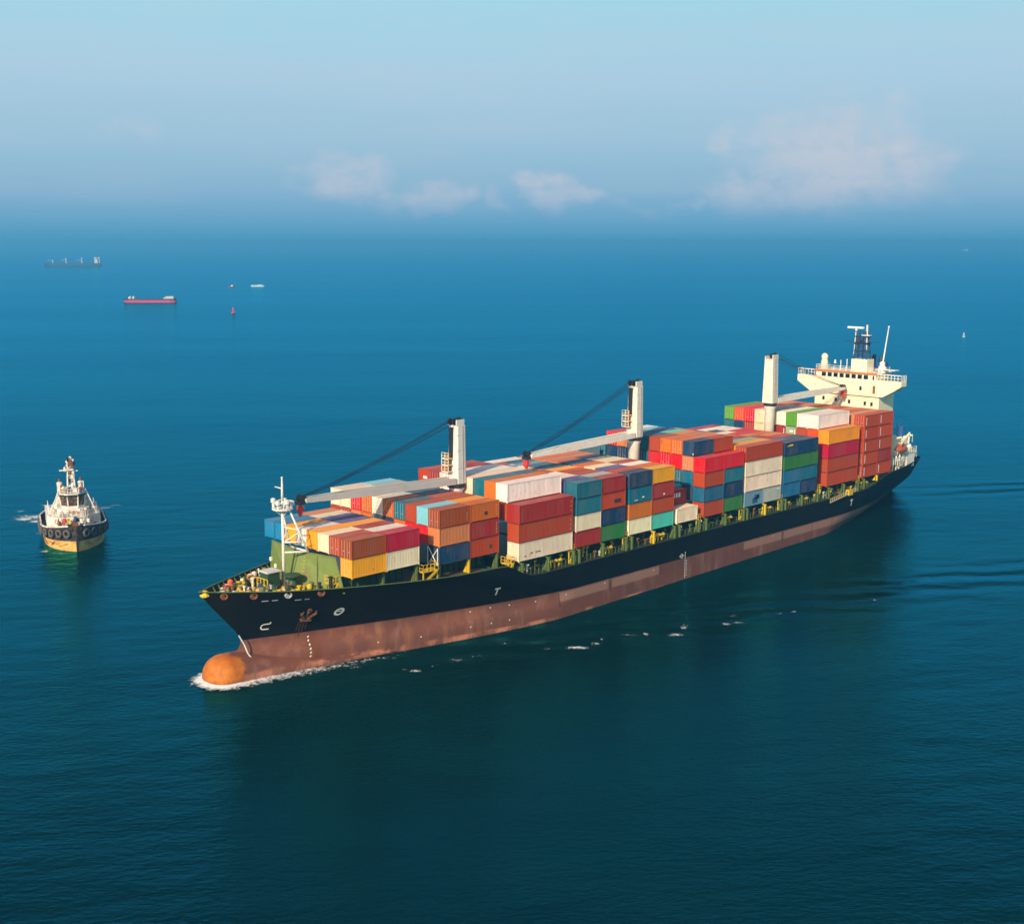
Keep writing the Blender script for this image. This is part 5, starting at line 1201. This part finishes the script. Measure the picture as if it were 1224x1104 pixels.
# red barge
a, b = sea_at(148.5, 361.5), sea_at(210.5, 361.5); Lh = (b - a).length
bg_ = empty('barge', (a + b) / 2, heading(b, a)); tag(bg_, 'low red hulled barge with white deckhouse, far off on the left', 'barge')
far_hull(Lh, 11, 3.6, [M['slate'], mat('red_barge_paint', (.55, .03, .10), .6)], parent=bg_, split=.62)
mb = MB(); x = -.37 * Lh; mb.box(x - 5.2, x + 4.4, -4, 4, 3.6, 4.8); mb.box(x - 4.8, x + 2.6, -3, 3, 4.8, 5.8); mb.tube((x - 2, 0, 5.8), (x - 2, 0, 7), .15); mb.build('deckhouse', M['grey'], bg_)
for dx in (.38, .31): mb = MB(); x = dx * Lh; mb.box(x - .9, x + .9, -2.4, 2.4, 3.6, 5.4); mb.tube((x, 0, 5.2), (x, 0, 6.6), .15); mb.build('mooring_gear', M['light_grey'], bg_)
# small boats and buoys
def boat(u, v, Lh, name, label, house=True, mh='white', mk='light_grey', ch=.24):
    p = sea_at(u, v); o = empty(name, p, math.atan2(-rgt.y, -rgt.x)); tag(o, label, 'boat')
    far_hull(Lh, Lh * .28, Lh * .11, [M[mh], M[mk]], parent=o)
    if house:
        mb = MB(); mb.box(-Lh * .30, -Lh * .02, -Lh * .1, Lh * .1, Lh * .11, Lh * ch); mb.tube((-Lh * .15, 0, Lh * ch), (-Lh * .15, 0, Lh * ch * 1.5), Lh * .008, n=5); mb.build('cabin', M['white'], o)
    return o
boat(276, 343, 9, 'fishing_boat', 'tiny dark fishing boat, left of the long white boat', mh='dark', mk='red')
boat(308, 342.5, 17, 'passenger_boat', 'long low white boat far off, above the red buoy', mh='grey', ch=.13)
boat(1154, 299.5, 34, 'coaster', 'tiny pale boat near the horizon at far right')
def buoy(u, v, h, label, m):
    p = sea_at(u, v); o = empty('buoy', p); tag(o, label, 'buoy', 'navigation buoys')
    mb = MB(); mb.lathe([(h * .2, -.4), (h * .32, .1), (h * .32, h * .18), (h * .1, h * .24)], (0, 0, 0), 14); mb.build('float', M[m], o)
    mb = MB()
    for i in range(4): a = math.pi / 2 * i; mb.tube((h * .2 * math.cos(a), h * .2 * math.sin(a), h * .2), (h * .07 * math.cos(a), h * .07 * math.sin(a), h * .85), h * .035, n=6)
    mb.lathe([(h * .16, h * .6), (h * .12, h * .88), (h * .03, h)], (0, 0, 0), 10); mb.build('tower', M[m], o)
buoy(279, 374.5, 4.9, 'red lattice buoy standing below the two small boats', 'red')
buoy(1152, 403, 2.9, 'dark buoy with pale top, right of the bridge mast', 'grey')

# ------------------------------------------------------------------ haze over the whole scene
hz = MB(); hz.box(-95000, 95000, -95000, 95000, -5.0, 62.0)
hm = bpy.data.materials.new('sea_haze'); hm.use_nodes = True; t = hm.node_tree
for n_ in list(t.nodes): t.nodes.remove(n_)
o_ = t.nodes.new('ShaderNodeOutputMaterial'); pv = t.nodes.new('ShaderNodeVolumePrincipled')
pv.inputs['Color'].default_value = (.17, .625, 1.0, 1); pv.inputs['Density'].default_value = 2.8e-4; pv.inputs['Anisotropy'].default_value = 0.2
t.links.new(pv.outputs[0], o_.inputs['Volume'])
tag(hz.build('haze', hm), kind='stuff')
